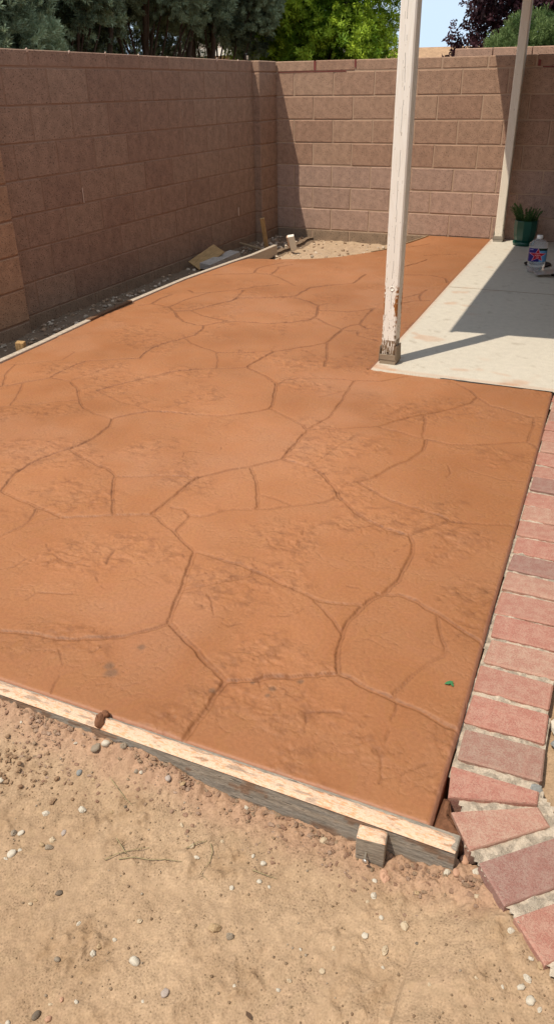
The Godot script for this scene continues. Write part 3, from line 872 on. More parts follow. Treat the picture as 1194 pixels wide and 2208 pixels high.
# Joints of the stamp pattern, as plan points (x,z) from the near end to the far end of the slab, each with how deep it was pressed.
func slab_joints() -> Array:
	return [
		["1.0", "-1.389,-1.203 -1.329,-1.220 -1.245,-1.230 -1.179,-1.246 -1.110,-1.279 -1.054,-1.316 -1.008,-1.360 -0.987,-1.391 -0.974,-1.412"],
		["1.2", "-0.975,-1.412 -0.999,-1.487 -1.039,-1.607 -1.091,-1.766"],
		["0.8", "-1.091,-1.766 -1.154,-1.805 -1.213,-1.849 -1.275,-1.881 -1.343,-1.927"],
		["1.2", "-1.344,-1.929 -1.444,-1.880 -1.539,-1.827 -1.626,-1.784"],
		["1.0", "-1.626,-1.784 -1.725,-1.804 -1.849,-1.830 -1.960,-1.859"],
		["0.7", "-1.746,-1.796 -1.713,-1.715 -1.711,-1.677 -1.739,-1.597"],
		["0.4", "-1.626,-1.784 -1.672,-1.739 -1.712,-1.696"],
		["1.2", "-1.969,-1.868 -1.995,-1.929 -2.019,-2.003 -2.022,-2.073 -2.008,-2.136 -1.995,-2.200 -1.971,-2.245 -1.952,-2.296 -1.937,-2.366 -1.938,-2.450 -1.953,-2.532 -1.989,-2.609"],
		["0.9", "-1.989,-2.609 -2.094,-2.630 -2.186,-2.669 -2.247,-2.713 -2.332,-2.820 -2.401,-2.893 -2.485,-2.950 -2.612,-2.953"],
		["1.0", "-2.612,-2.953 -2.681,-2.872 -2.766,-2.751"],
		["1.0", "-2.612,-2.953 -2.623,-3.089 -2.617,-3.194 -2.602,-3.254 -2.525,-3.306 -2.444,-3.360 -2.359,-3.409"],
		["0.9", "-2.359,-3.409 -2.379,-3.474 -2.393,-3.599 -2.374,-3.692 -2.335,-3.796 -2.292,-3.904 -2.319,-4.057 -2.346,-4.122"],
		["0.9", "-2.346,-4.122 -2.408,-4.117 -2.509,-4.156 -2.609,-4.238 -2.700,-4.351 -2.787,-4.427 -2.871,-4.462 -2.950,-4.469 -3.012,-4.408"],
		["0.9", "-2.346,-4.122 -2.297,-4.199 -2.240,-4.260 -2.165,-4.289 -2.077,-4.311 -2.109,-4.297 -1.980,-4.316 -1.862,-4.384 -1.780,-4.483 -1.769,-4.581 -1.852,-4.820 -1.931,-4.894 -2.056,-4.971 -2.212,-4.950 -2.379,-4.859 -2.468,-4.828 -2.468,-4.756 -2.539,-4.567 -2.597,-4.412 -2.700,-4.351"],
		["0.6", "-2.591,-4.401 -2.481,-4.329 -2.340,-4.281 -2.240,-4.260"],
		["0.5", "-2.468,-4.828 -2.530,-5.055"],
		["0.9", "-1.754,-4.540 -1.642,-4.438 -1.565,-4.390 -1.512,-4.347"],
		["1.1", "-1.512,-4.347 -1.505,-4.166 -1.502,-4.051 -1.571,-3.960 -1.665,-3.840 -1.717,-3.783 -1.732,-3.673 -1.743,-3.536 -1.739,-3.498"],
		["1.0", "-1.735,-3.491 -1.824,-3.429 -1.914,-3.387 -2.017,-3.319 -2.080,-3.267 -2.124,-3.183 -2.166,-3.102 -2.215,-3.007 -2.247,-2.945 -2.271,-2.887"],
		["0.7", "-2.271,-2.887 -2.153,-2.832 -2.051,-2.792 -1.962,-2.782 -1.872,-2.752"],
		["1.2", "-1.989,-2.609 -1.943,-2.685 -1.872,-2.752 -1.852,-2.760 -1.752,-2.786 -1.660,-2.797 -1.531,-2.841 -1.464,-2.896 -1.411,-2.951 -1.378,-2.990"],
		["1.2", "-1.378,-2.990 -1.427,-3.144 -1.464,-3.245 -1.491,-3.307 -1.567,-3.378 -1.642,-3.426 -1.730,-3.477"],
		["0.9", "-1.376,-2.986 -1.322,-2.960 -1.240,-2.913 -1.168,-2.865 -1.123,-2.818"],
		["1.1", "-1.123,-2.818 -1.119,-2.747 -1.119,-2.627 -1.115,-2.507"],
		["1.3", "-1.115,-2.507 -1.164,-2.451 -1.198,-2.407 -1.268,-2.330 -1.344,-2.237"],
		["1.3", "-1.344,-2.237 -1.344,-2.149 -1.347,-2.042 -1.352,-1.937"],
		["0.9", "-1.344,-2.237 -1.418,-2.217 -1.501,-2.183 -1.469,-2.192 -1.527,-2.168 -1.608,-2.134 -1.642,-2.128"],
		["1.0", "-1.642,-2.128 -1.704,-2.164 -1.783,-2.187 -1.847,-2.210 -1.925,-2.238 -1.966,-2.264"],
		["0.9", "-1.643,-2.126 -1.588,-2.036 -1.546,-1.964 -1.484,-1.891 -1.467,-1.871"],
		["1.0", "-1.198,-2.407 -1.130,-2.300 -1.071,-2.202 -1.031,-2.117 -1.031,-2.098"],
		["0.8", "-1.312,-1.994 -1.262,-1.996 -1.223,-1.970 -1.182,-1.975 -1.153,-2.011 -1.123,-2.048 -1.080,-2.072 -1.031,-2.098 -0.981,-2.119 -0.934,-2.163 -0.887,-2.195 -0.827,-2.245 -0.791,-2.294"],
		["0.6", "-1.065,-2.202 -1.006,-2.203 -0.933,-2.176"],
		["0.8", "-1.223,-1.970 -1.218,-1.919 -1.216,-1.860"],
		["1.1", "-1.115,-2.507 -1.052,-2.502 -0.988,-2.490 -0.939,-2.465 -0.895,-2.425 -0.829,-2.357 -0.791,-2.294"],
		["1.1", "-0.791,-2.294 -0.742,-2.249 -0.648,-2.172 -0.565,-2.139 -0.485,-2.132"],
		["0.6", "-1.119,-2.810 -1.114,-2.831 -0.989,-2.895 -0.856,-2.972"],
		["0.9", "-0.856,-2.972 -0.791,-3.069 -0.696,-3.187 -0.596,-3.303 -0.542,-3.397 -0.525,-3.485"],
		["0.7", "-0.525,-3.485 -0.576,-3.566 -0.654,-3.641"],
		["1.0", "-0.525,-3.485 -0.449,-3.409 -0.349,-3.373 -0.254,-3.345 -0.196,-3.354"],
		["0.9", "-0.856,-2.972 -0.723,-2.939 -0.628,-2.917 -0.528,-2.907 -0.422,-2.943 -0.337,-2.993 -0.247,-3.048 -0.187,-3.010"],
		["0.6", "-0.244,-3.341 -0.235,-3.198 -0.243,-3.050"],
		["0.6", "-0.699,-3.179 -0.663,-3.023 -0.644,-2.924"],
		["0.9", "-0.628,-2.917 -0.609,-2.812 -0.645,-2.691 -0.697,-2.579 -0.730,-2.480 -0.765,-2.434"],
		["0.5", "-0.765,-2.434 -0.799,-2.412 -0.816,-2.332"],
		["0.9", "-0.765,-2.434 -0.680,-2.379 -0.598,-2.336 -0.509,-2.318 -0.431,-2.297 -0.385,-2.273"],
		["0.9", "-0.385,-2.273 -0.432,-2.206 -0.485,-2.132"],
		["0.7", "-0.385,-2.273 -0.326,-2.289 -0.265,-2.298 -0.194,-2.327 -0.156,-2.323"],
		["0.8", "-1.140,-3.493 -1.109,-3.233 -1.094,-3.064 -1.089,-2.977 -1.128,-2.833"],
		["0.6", "-1.479,-3.309 -1.467,-3.370 -1.405,-3.432 -1.274,-3.485 -1.142,-3.500 -1.011,-3.545 -0.912,-3.660"],
		["0.4", "-1.133,-3.466 -1.125,-3.345 -1.220,-3.215"],
		["0.4", "-0.972,-2.533 -0.950,-2.672 -0.915,-2.834"],
		["1.1", "-0.486,-2.137 -0.459,-2.082 -0.448,-2.017 -0.444,-1.940 -0.448,-1.855 -0.463,-1.793 -0.485,-1.745 -0.499,-1.697 -0.516,-1.627 -0.516,-1.575 -0.517,-1.557"],
		["1.1", "-0.517,-1.557 -0.501,-1.498 -0.486,-1.443 -0.465,-1.403"],
		["0.7", "-0.517,-1.557 -0.566,-1.605 -0.620,-1.655 -0.641,-1.673"],
		["0.8", "-0.499,-1.697 -0.578,-1.680 -0.624,-1.672 -0.621,-1.675 -0.695,-1.692 -0.760,-1.710 -0.827,-1.728 -0.875,-1.740 -0.925,-1.753 -0.982,-1.755 -1.031,-1.763 -1.091,-1.766"],
		["0.7", "-0.866,-1.733 -0.864,-1.704 -0.905,-1.664 -0.955,-1.622 -0.991,-1.587 -1.021,-1.565"],
		["1.2", "-0.465,-1.403 -0.515,-1.378 -0.514,-1.373 -0.574,-1.340 -0.621,-1.324 -0.665,-1.290 -0.717,-1.265"],
		["1.2", "-0.717,-1.265 -0.758,-1.284 -0.803,-1.309 -0.853,-1.342 -0.906,-1.377 -0.975,-1.412"],
		["1.3", "-0.717,-1.265 -0.717,-1.216 -0.714,-1.179 -0.718,-1.113 -0.716,-1.053"],
		["1.1", "-0.465,-1.403 -0.420,-1.390 -0.369,-1.377 -0.315,-1.363 -0.307,-1.361 -0.269,-1.356 -0.228,-1.348 -0.186,-1.334 -0.142,-1.325"],
		["1.0", "-0.484,-1.775 -0.425,-1.795 -0.373,-1.778 -0.301,-1.740 -0.233,-1.703 -0.169,-1.672 -0.148,-1.660"],
		["0.6", "-0.300,-1.736 -0.272,-1.661 -0.243,-1.600 -0.239,-1.571 -0.269,-1.531 -0.295,-1.469 -0.318,-1.382 -0.315,-1.363"],
		["0.8", "-2.761,-2.769 -2.871,-2.918 -2.924,-3.042 -2.934,-3.067"],
		["0.5", "-3.008,-3.023 -2.896,-3.089 -2.811,-3.162 -2.745,-3.219 -2.759,-3.324 -2.770,-3.368"],
		["0.8", "-2.697,-2.847 -2.631,-2.750 -2.575,-2.650 -2.530,-2.563 -2.569,-2.530"],
		["0.5", "-2.530,-2.563 -2.443,-2.610 -2.377,-2.683 -2.266,-2.739"],
		["0.5", "-2.485,-2.964 -2.460,-3.069 -2.435,-3.178 -2.400,-3.295"],
		["0.6", "-2.302,-3.815 -2.224,-3.751 -2.085,-3.686 -2.009,-3.654 -1.920,-3.497 -1.878,-3.407"],
		["0.6", "-2.009,-3.654 -1.911,-3.693 -1.815,-3.737"],
		["0.6", "-2.950,-4.469 -2.976,-4.634 -2.951,-4.743"],
		["0.6", "-2.787,-4.427 -2.787,-4.658 -2.751,-4.819 -2.726,-4.914 -2.834,-4.853 -2.907,-4.913"],
		["0.5", "-2.726,-4.914 -2.606,-5.027 -2.487,-5.178 -2.366,-5.316"],
		["0.5", "-3.042,-5.398 -2.918,-5.506 -2.747,-5.582 -2.703,-5.635 -2.625,-5.614 -2.576,-5.631 -2.431,-5.512 -2.233,-5.327"],
		["0.7", "-2.726,-5.646 -2.765,-5.816 -2.728,-5.929 -2.660,-6.072"],
		["0.6", "-2.563,-5.635 -2.584,-5.771 -2.620,-5.907 -2.560,-6.030"],
		["0.8", "-2.212,-4.950 -2.104,-5.019 -2.107,-5.162 -2.095,-5.305 -2.008,-5.412 -1.915,-5.509 -1.856,-5.564 -1.861,-5.725 -1.865,-5.895"],
		["0.5", "-1.857,-4.833 -1.804,-4.905"],
		["0.6", "-1.810,-4.710 -1.741,-4.736 -1.609,-4.753 -1.543,-4.813 -1.480,-4.886 -1.475,-4.718 -1.450,-4.499"],
		["0.7", "-1.512,-4.347 -1.496,-4.460 -1.450,-4.499 -1.378,-4.420 -1.306,-4.427"],
		["0.5", "-1.509,-4.339 -1.453,-4.336 -1.421,-4.361 -1.380,-4.255 -1.232,-4.188"],
		["0.8", "-1.499,-4.052 -1.424,-3.864 -1.357,-3.641"],
		["0.4", "-1.555,-3.865 -1.478,-3.808"],
		["0.8", "-1.679,-6.239 -1.598,-6.438 -1.558,-6.613"],
		["0.7", "-1.652,-5.939 -1.470,-6.007 -1.358,-6.014 -1.246,-5.955 -1.199,-5.810"],
		["0.6", "-1.399,-5.205 -1.334,-5.340 -1.300,-5.410 -1.286,-5.532"],
		["0.6", "-1.254,-5.233 -1.286,-5.331 -1.294,-5.412"],
		["0.6", "-1.362,-5.075 -1.271,-5.200 -1.194,-5.245"],
		["0.6", "-1.615,-6.775 -1.501,-6.859 -1.376,-6.931"],
		["0.5", "-1.853,-7.120 -1.776,-7.243 -1.714,-7.363"],
		["1.0", "-3.02,-1.92 -2.70,-1.86 -2.40,-1.80 -2.10,-1.90"],
		["1.0", "-2.40,-1.80 -2.28,-1.55 -2.22,-1.35 -2.35,-1.05"],
		["0.9", "-1.389,-1.203 -1.58,-1.22 -1.75,-1.30 -2.00,-1.28 -2.22,-1.35"],
	]

# Hairlines and chips inside the stones.
func slab_cracks() -> Array:
	return [
		"-0.307,-1.355 -0.298,-1.323 -0.304,-1.303 -0.296,-1.262 -0.292,-1.225 -0.301,-1.198 -0.287,-1.165 -0.275,-1.131 -0.275,-1.108",
		"-0.495,-1.239 -0.461,-1.258 -0.426,-1.275 -0.387,-1.279 -0.353,-1.288",
		"-1.214,-1.227 -1.164,-1.184 -1.126,-1.146 -1.113,-1.094 -1.095,-1.059",
		"-1.112,-1.179 -1.099,-1.216 -1.086,-1.253",
		"-1.602,-1.443 -1.567,-1.474 -1.562,-1.525",
		"-1.560,-1.618 -1.515,-1.579 -1.444,-1.558 -1.372,-1.561 -1.317,-1.558",
		"-1.440,-1.327 -1.418,-1.346 -1.412,-1.386 -1.358,-1.406 -1.301,-1.423",
		"-1.371,-1.721 -1.357,-1.691 -1.331,-1.667 -1.319,-1.627 -1.306,-1.591",
		"-1.301,-1.528 -1.261,-1.494 -1.238,-1.484",
		"-0.449,-2.715 -0.361,-2.675 -0.280,-2.655 -0.198,-2.669",
		"-0.617,-1.773 -0.551,-1.776 -0.485,-1.779",
		"-0.506,-2.015 -0.491,-2.045 -0.477,-2.080",
		"-0.948,-1.576 -0.908,-1.545 -0.871,-1.487 -0.812,-1.459 -0.787,-1.487",
		"-0.807,-1.963 -0.795,-1.920 -0.813,-2.010",
		"-0.763,-1.541 -0.715,-1.557 -0.671,-1.580 -0.654,-1.633",
		"-0.232,-1.152 -0.223,-1.171 -0.206,-1.188 -0.195,-1.205",
		"-1.490,-2.377 -1.503,-2.412 -1.487,-2.435 -1.405,-2.444 -1.345,-2.452",
		"-1.379,-2.503 -1.394,-2.539 -1.386,-2.560",
		"-0.486,-2.700 -0.464,-2.643 -0.461,-2.570",
		"-0.806,-1.935 -0.813,-2.011 -0.832,-2.069",
		"-0.482,-1.203 -0.492,-1.238 -0.469,-1.254 -0.420,-1.278",
		"-2.441,-3.083 -2.416,-3.187 -2.383,-3.284",
	]

# ---------------------------------------------------------------- block walls
var block_kinds := {}
func block_mesh(len: float, high: float, deep: float, soft: float) -> Array:
	var key := "%.3f %.3f %.3f" % [len, high, deep]
	if not block_kinds.has(key):
		var out := []
		for i in 4: out.append(chamfer_box(Vector3(len, high, deep), soft, 0.0016, 100 + i * 7 + int(len * 1000)))
		block_kinds[key] = out
	return block_kinds[key]

# One run of blocks: at(u, y) gives the middle of a block face; u runs along the wall from u0 to u1.
func block_run(wall: Node3D, frame: Transform3D, u0: float, u1: float, y0: float, high: float, phase: float, deep: float, tones: String, called: String, gap := 0.0095, soft := 0.005, wob := 0.0012) -> void:
	var k := int(floor((u0 - phase) / 0.4064))
	while phase + k * 0.4064 < u1 - 0.02:
		var a := maxf(u0, phase + k * 0.4064)
		var b := minf(u1, phase + (k + 1) * 0.4064)
		k += 1
		if b - a < 0.03: continue
		var len := snappedf(b - a - gap, 0.005)
		var kinds := block_mesh(len, high - gap, deep, soft)
		var t := Transform3D(Basis.from_euler(Vector3(rng.randf_range(-1, 1) * 0.003, rng.randf_range(-1, 1) * 0.003, rng.randf_range(-1, 1) * 0.0015)), Vector3((a + b) * 0.5, y0 + high * 0.5, -deep * 0.5 + rng.randf_range(-wob, wob)))
		put(called, kinds[rng.randi() % 4], M[tones % (rng.randi() % 6)] if "%" in tones else M[tones], wall, frame * t)

func make_walls() -> void:
	rng.seed = 5
	# side wall: u runs towards the viewer (+z), the face looks to +x
	var side := base("side_block_wall")
	tag(side, "long brown block wall in shade along the form board, with a pilaster at each end", "wall")
	var f := Transform3D(Basis(Vector3(0, 0, -1), Vector3(0, 1, 0), Vector3(1, 0, 0)), Vector3(LEFT_X, 0, 0))   # u = -z
	var phase := 4.411
	for row in 8:      # row 0 is the buried footing course
		var y := (row - 1) * COURSE
		var ph := phase + (0.0 if row % 2 == 1 else 0.2032)
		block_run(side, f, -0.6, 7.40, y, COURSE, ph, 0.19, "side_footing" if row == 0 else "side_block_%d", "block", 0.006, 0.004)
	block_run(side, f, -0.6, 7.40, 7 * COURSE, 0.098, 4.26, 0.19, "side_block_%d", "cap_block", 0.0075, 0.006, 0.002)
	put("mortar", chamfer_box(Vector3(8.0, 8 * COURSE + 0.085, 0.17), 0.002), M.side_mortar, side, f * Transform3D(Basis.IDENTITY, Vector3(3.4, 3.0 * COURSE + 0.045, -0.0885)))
	# mortar bits that stayed on top at the cap joints
	for k in 12:
		var u := 4.26 - 0.4064 * 3 + 0.4064 * k
		if u < 7.3: put("mortar_smear", chamfer_box(Vector3(0.014 + 0.02 * rng.randf(), 0.014 + 0.02 * rng.randf(), 0.012), 0.004, 0.004, k), M.pale_drip, side, f * Transform3D(Basis.from_euler(Vector3(0.1, 0.0, 0.5)), Vector3(u, 7 * COURSE + 0.088, -0.0045)))
	# pilasters
	for a in [[3.415, 3.817, 0.2, "pilaster_block_%d"], [7.388, 7.782, 0.0, "side_block_%d"]]:
		var p := base("pilaster", Vector3.ZERO, 0.0, side)
		for row in 8:
			block_run(p, f, a[0], a[1], (row - 1) * COURSE, COURSE, a[0], 0.27, "side_footing" if row == 0 else a[3], "block", 0.006, 0.007)
		block_run(p, f, a[0], a[1], 7 * COURSE, 0.098, a[0], 0.27, a[3], "cap_block", 0.006, 0.008)
		put("mortar", chamfer_box(Vector3(a[1] - a[0] - 0.012, 8 * COURSE + 0.085, 0.25), 0.002), M.side_mortar, p, f * Transform3D(Basis.IDENTITY, Vector3((a[0] + a[1]) * 0.5, 3.0 * COURSE + 0.045, -0.131)))
		for o in p.get_children(): o.position.x += 0.073
	# old streaks on the face
	for s in [[4.62, 0.66, 0.10, 0.018], [7.0, 0.25, 0.08, 0.03], [6.05, 1.12, 0.05, 0.012]]:
		put("mortar_drip", chamfer_box(Vector3(s[3] * 0.55, s[2], 0.006), 0.002, 0.003, 3), M.pale_drip, side, f * Transform3D(Basis.IDENTITY, Vector3(s[0], s[1], 0.0025)))
	# back wall: u = x
	rng.seed = 9
	var back := base("back_block_wall")
	tag(back, "sunlit tan block wall across the end of the yard behind the patio post", "wall")
	f = Transform3D(Basis.IDENTITY, Vector3(0, 0, BACK_Z))
	for row in 8:
		var y := (row - 1) * COURSE
		var ph := -3.274 + (0.0 if row % 2 == 1 else 0.2032)
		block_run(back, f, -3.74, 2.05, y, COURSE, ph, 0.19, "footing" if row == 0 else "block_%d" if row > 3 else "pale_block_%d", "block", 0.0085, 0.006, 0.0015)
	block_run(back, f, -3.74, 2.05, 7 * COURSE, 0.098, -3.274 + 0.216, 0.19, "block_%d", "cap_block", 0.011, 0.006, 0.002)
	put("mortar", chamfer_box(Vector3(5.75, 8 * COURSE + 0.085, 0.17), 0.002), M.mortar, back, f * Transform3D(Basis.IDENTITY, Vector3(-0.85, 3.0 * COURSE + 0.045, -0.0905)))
	# maroon paint run into the cap joints by the corner, and once more by the post
	for s in [[-3.09, 7 * COURSE, 0.70, 0.009], [-3.058, 7 * COURSE + 0.05, 0.022, 0.085], [-2.652, 7 * COURSE + 0.06, 0.018, 0.07], [-0.84, 7 * COURSE, 0.26, 0.012], [-1.0, 7 * COURSE + 0.03, 0.025, 0.05], [-0.72, 7 * COURSE + 0.03, 0.02, 0.045]]:
		put("maroon_stain", chamfer_box(Vector3(s[2], s[3], 0.004), 0.0015, 0.004, int(s[2] * 100)), M.maroon_stain, back, f * Transform3D(Basis.IDENTITY, Vector3(s[0], s[1], 0.001)))
	# neighbour's wall beyond
	rng.seed = 10
	var far := base("neighbour_block_wall")
	tag(far, "pinkish block wall standing beyond the back wall under the green shrub", "wall")
	f = Transform3D(Basis.IDENTITY, Vector3(0, 0, -9.5))
	block_run(far, f, -2.12, 2.4, 1.54, 0.1, -2.12, 0.19, "far_wall", "cap_block", 0.008, 0.006)
	block_run(far, f, -2.12, 2.4, 1.3368, COURSE, -1.9168, 0.19, "far_wall", "block", 0.008, 0.006)
	put("lower_courses", chamfer_box(Vector3(4.5, 1.56, 0.188), 0.004), M.far_wall, far, f * Transform3D(Basis.IDENTITY, Vector3(0.13, 0.555, -0.096)))
	# a dark metal stub standing on the end of the side wall
	var stub := base("metal_stub", Vector3(-3.56, 7 * COURSE + 0.098, -7.33))
	tag(stub, "small dark metal stub on top of the side wall where it meets the pilaster", "pipe stub")
	put("rod", lathe([Vector2(0, 0), Vector2(0.011, 0), Vector2(0.011, 0.05), Vector2(0.009, 0.055), Vector2(0, 0.055)], 12), M.black_plastic, stub)
	put("tab", chamfer_box(Vector3(0.02, 0.03, 0.008), 0.002), M.zinc, stub, Transform3D(Basis.IDENTITY, Vector3(0.016, 0.018, 0.006)))

# ---------------------------------------------------------------- patio, pavers
func make_patio() -> void:
	var left := pairs("-1.119,-3.668 -1.130,-4.235 -1.142,-4.718 -1.172,-5.654 -1.190,-6.343 -1.228,-7.79")
	var patio := base("concrete_patio")
	tag(patio, "pale broom finished concrete patio floor under the patio cover", "patio", "", "structure")
	var nx := 150
	var nz := 200
	var v := PackedVector3Array(); var n := PackedVector3Array(); var c := PackedColorArray(); var idx := PackedInt32Array()
	for j in nz + 1:
		for i in nx + 1:
			var z := lerpf(0.0, 1.0, float(j) / nz)
			z = -3.672 - 4.11 * pow(z, 1.2)
			var xl := along(left, z) + 0.004
			var x := lerpf(xl, 2.0, pow(float(i) / nx, 1.6))
			if j == 0: z -= 0.035 * (x + 1.12)
			var h := 0.006 + 0.0012 * na.get_noise_2d(x * 2.0, z * 2.0)
			if j == 0 or i == 0: h = -0.012
			if absf(z + 5.66) < 0.02 and j % 2 == 0: h -= 0.0
			v.append(Vector3(x, h, z)); n.append(Vector3.UP)
			var t := clampf(0.5 + 0.8 * nb.get_noise_2d(x * 1.4, z * 1.4), 0, 1)
			var col := Color(0.655, 0.615, 0.545).lerp(Color(0.63, 0.59, 0.525), t)
			# orange pigment tracked over the edge
			var e := minf(x - xl, absf(-3.70 - z))
			var stain := smoothstep(0.3, 0.55, nc.get_noise_2d(x * 3.0, z * 3.6)) * smoothstep(0.55, 0.03, e) * 0.4 + smoothstep(0.035, 0.0, e) * 0.3
			col = col.lerp(Color(0.56, 0.27, 0.14), stain)
			var dark := smoothstep(0.45, 0.62, nb.get_noise_2d(x * 9.0 + 3.0, z * 9.0))
			col = col.lerp(Color(0.32, 0.26, 0.2), dark * 0.35)
			c.append(col)
	for j in nz:
		for i in nx:
			var a := j * (nx + 1) + i
			idx.append_array([a, a + nx + 1, a + 1, a + 1, a + nx + 1, a + nx + 2])
	put("floor", mesh_of(v, n, idx, c), M.patio, patio)
	put("edge", wall_strip(pairs("2.0,-3.78 -1.119,-3.670") + left, -0.011, -0.12), M.footing, patio)
	put("control_joint", chamfer_box(Vector3(1.9, 0.002, 0.006), 0.0005), M.footing, patio, Transform3D(Basis.from_euler(Vector3(0, 0.02, 0)), Vector3(-0.2, 0.0062, -5.68)))
	# brick pavers: a straight run beside the slab that fans out past the form board
	rng.seed = 21
	var path := base("brick_path")
	tag(path, "edging of red clay pavers in crumbling mortar beside the stamped slab", "path", "", "structure")
	var zj := [-1.2445, -1.362, -1.481, -1.600, -1.718, -1.830, -1.955, -2.066, -2.179, -2.292, -2.408, -2.522, -2.640, -2.762, -2.880, -3.0, -3.12, -3.24, -3.36, -3.48, -3.60, -3.715]
	for i in zj.size() - 1:
		var z1: float = zj[i]
		var z0: float = zj[i + 1]
		var xs := lerpf(-0.143, -0.204, clampf((-z1 - 1.3) / 2.4, 0, 1)) + rng.randf_range(-0.004, 0.004)
		if i == 0: xs = -0.142
		var near_gap := lerpf(rng.randf_range(0.012, 0.019), rng.randf_range(0.003, 0.008), clampf(i / 6.0, 0, 1))
		var deep := z1 - z0 - near_gap
		var b := chamfer_box(Vector3(0.187, 0.05, deep), 0.004, 0.0055, 300 + i)
		put("brick", b, M["brick_%d" % ([4, 0, 3, 1, 0, 3, 1, 2, 0, 3, 1, 0, 2, 3, 0, 1, 3, 0, 4, 1, 0][i])], path, Transform3D(Basis.from_euler(Vector3(rng.randf_range(-0.01, 0.01), rng.randf_range(-0.022, 0.022), rng.randf_range(-0.012, 0.012))), Vector3(xs + 0.0935, -0.037 + rng.randf_range(-0.003, 0.002), z0 + deep * 0.5 + 0.002)))
	var fans := [
		[[-0.143, -1.228], [0.042, -1.232], [0.043, -1.198], [-0.131, -1.142]],
		[[-0.117, -1.109], [0.046, -1.193], [0.074, -1.154], [-0.064, -1.033]],
		[[-0.042, -1.015], [0.122, -1.165], [0.176, -1.090], [0.018, -0.944]],
		[[0.037, -0.930], [0.196, -1.075], [0.245, -1.000], [0.099, -0.864]],
		[[0.118, -0.842], [0.262, -0.984], [0.322, -0.925], [0.172, -0.775]]]
	for i in fans.size():
		var plan := []
		for q in fans[i]: plan.append(Vector2(q[0], q[1]))
		put("brick", slab_prism(plan, -0.062, -0.013 - 0.002 * i, 0.003), M["brick_%d" % [0, 1, 2, 3, 0][i]], path)
	for plan in [[Vector2(-0.146, -1.20), Vector2(-0.2, -3.7), Vector2(-0.02, -3.7), Vector2(0.043, -1.20)], [Vector2(-0.14, -1.25), Vector2(0.04, -1.25), Vector2(0.10, -1.17), Vector2(0.31, -0.93), Vector2(0.175, -0.78), Vector2(0.096, -0.872), Vector2(-0.068, -1.034)]]:
		put("mortar_bed", mortar_sheet(plan, -0.0225), M.bed_mortar, path)

# A rough sheet of mortar over a plan outline.
func mortar_sheet(plan: Array, y: float) -> ArrayMesh:
	var poly := PackedVector2Array(plan)
	var lo := poly[0]; var hi := poly[0]
	for p in poly: lo = lo.min(p); hi = hi.max(p)
	var st := SurfaceTool.new(); st.begin(Mesh.PRIMITIVE_TRIANGLES); st.set_smooth_group(0)
	var s := 0.008
	var at := func(i: int, j: int) -> Vector3:
		var x := lo.x + i * s
		var z := lo.y + j * s
		return Vector3(x, y + 0.005 * nc.get_noise_2d(x * 16.0, z * 16.0) + 0.004 * nb.get_noise_2d(x * 30.0, z * 30.0), z)
	for i in int((hi.x - lo.x) / s):
		for j in int((hi.y - lo.y) / s):
			if not Geometry2D.is_point_in_polygon(Vector2(lo.x + (i + 0.5) * s, lo.y + (j + 0.5) * s), poly): continue
			for k in [[0, 0], [1, 0], [1, 1], [0, 0], [1, 1], [0, 1]]: st.add_vertex(at.call(i + k[0], j + k[1]))
	st.index()
	st.generate_normals()
	return st.commit()

# ---------------------------------------------------------------- form boards, stakes, scraps
func board(called: String, size: Vector3, mat: Material, parent: Node, at: Transform3D, sd := 1) -> MeshInstance3D:
	return put(called, chamfer_box(size, 0.0025, 0.0012, sd), mat, parent, at)

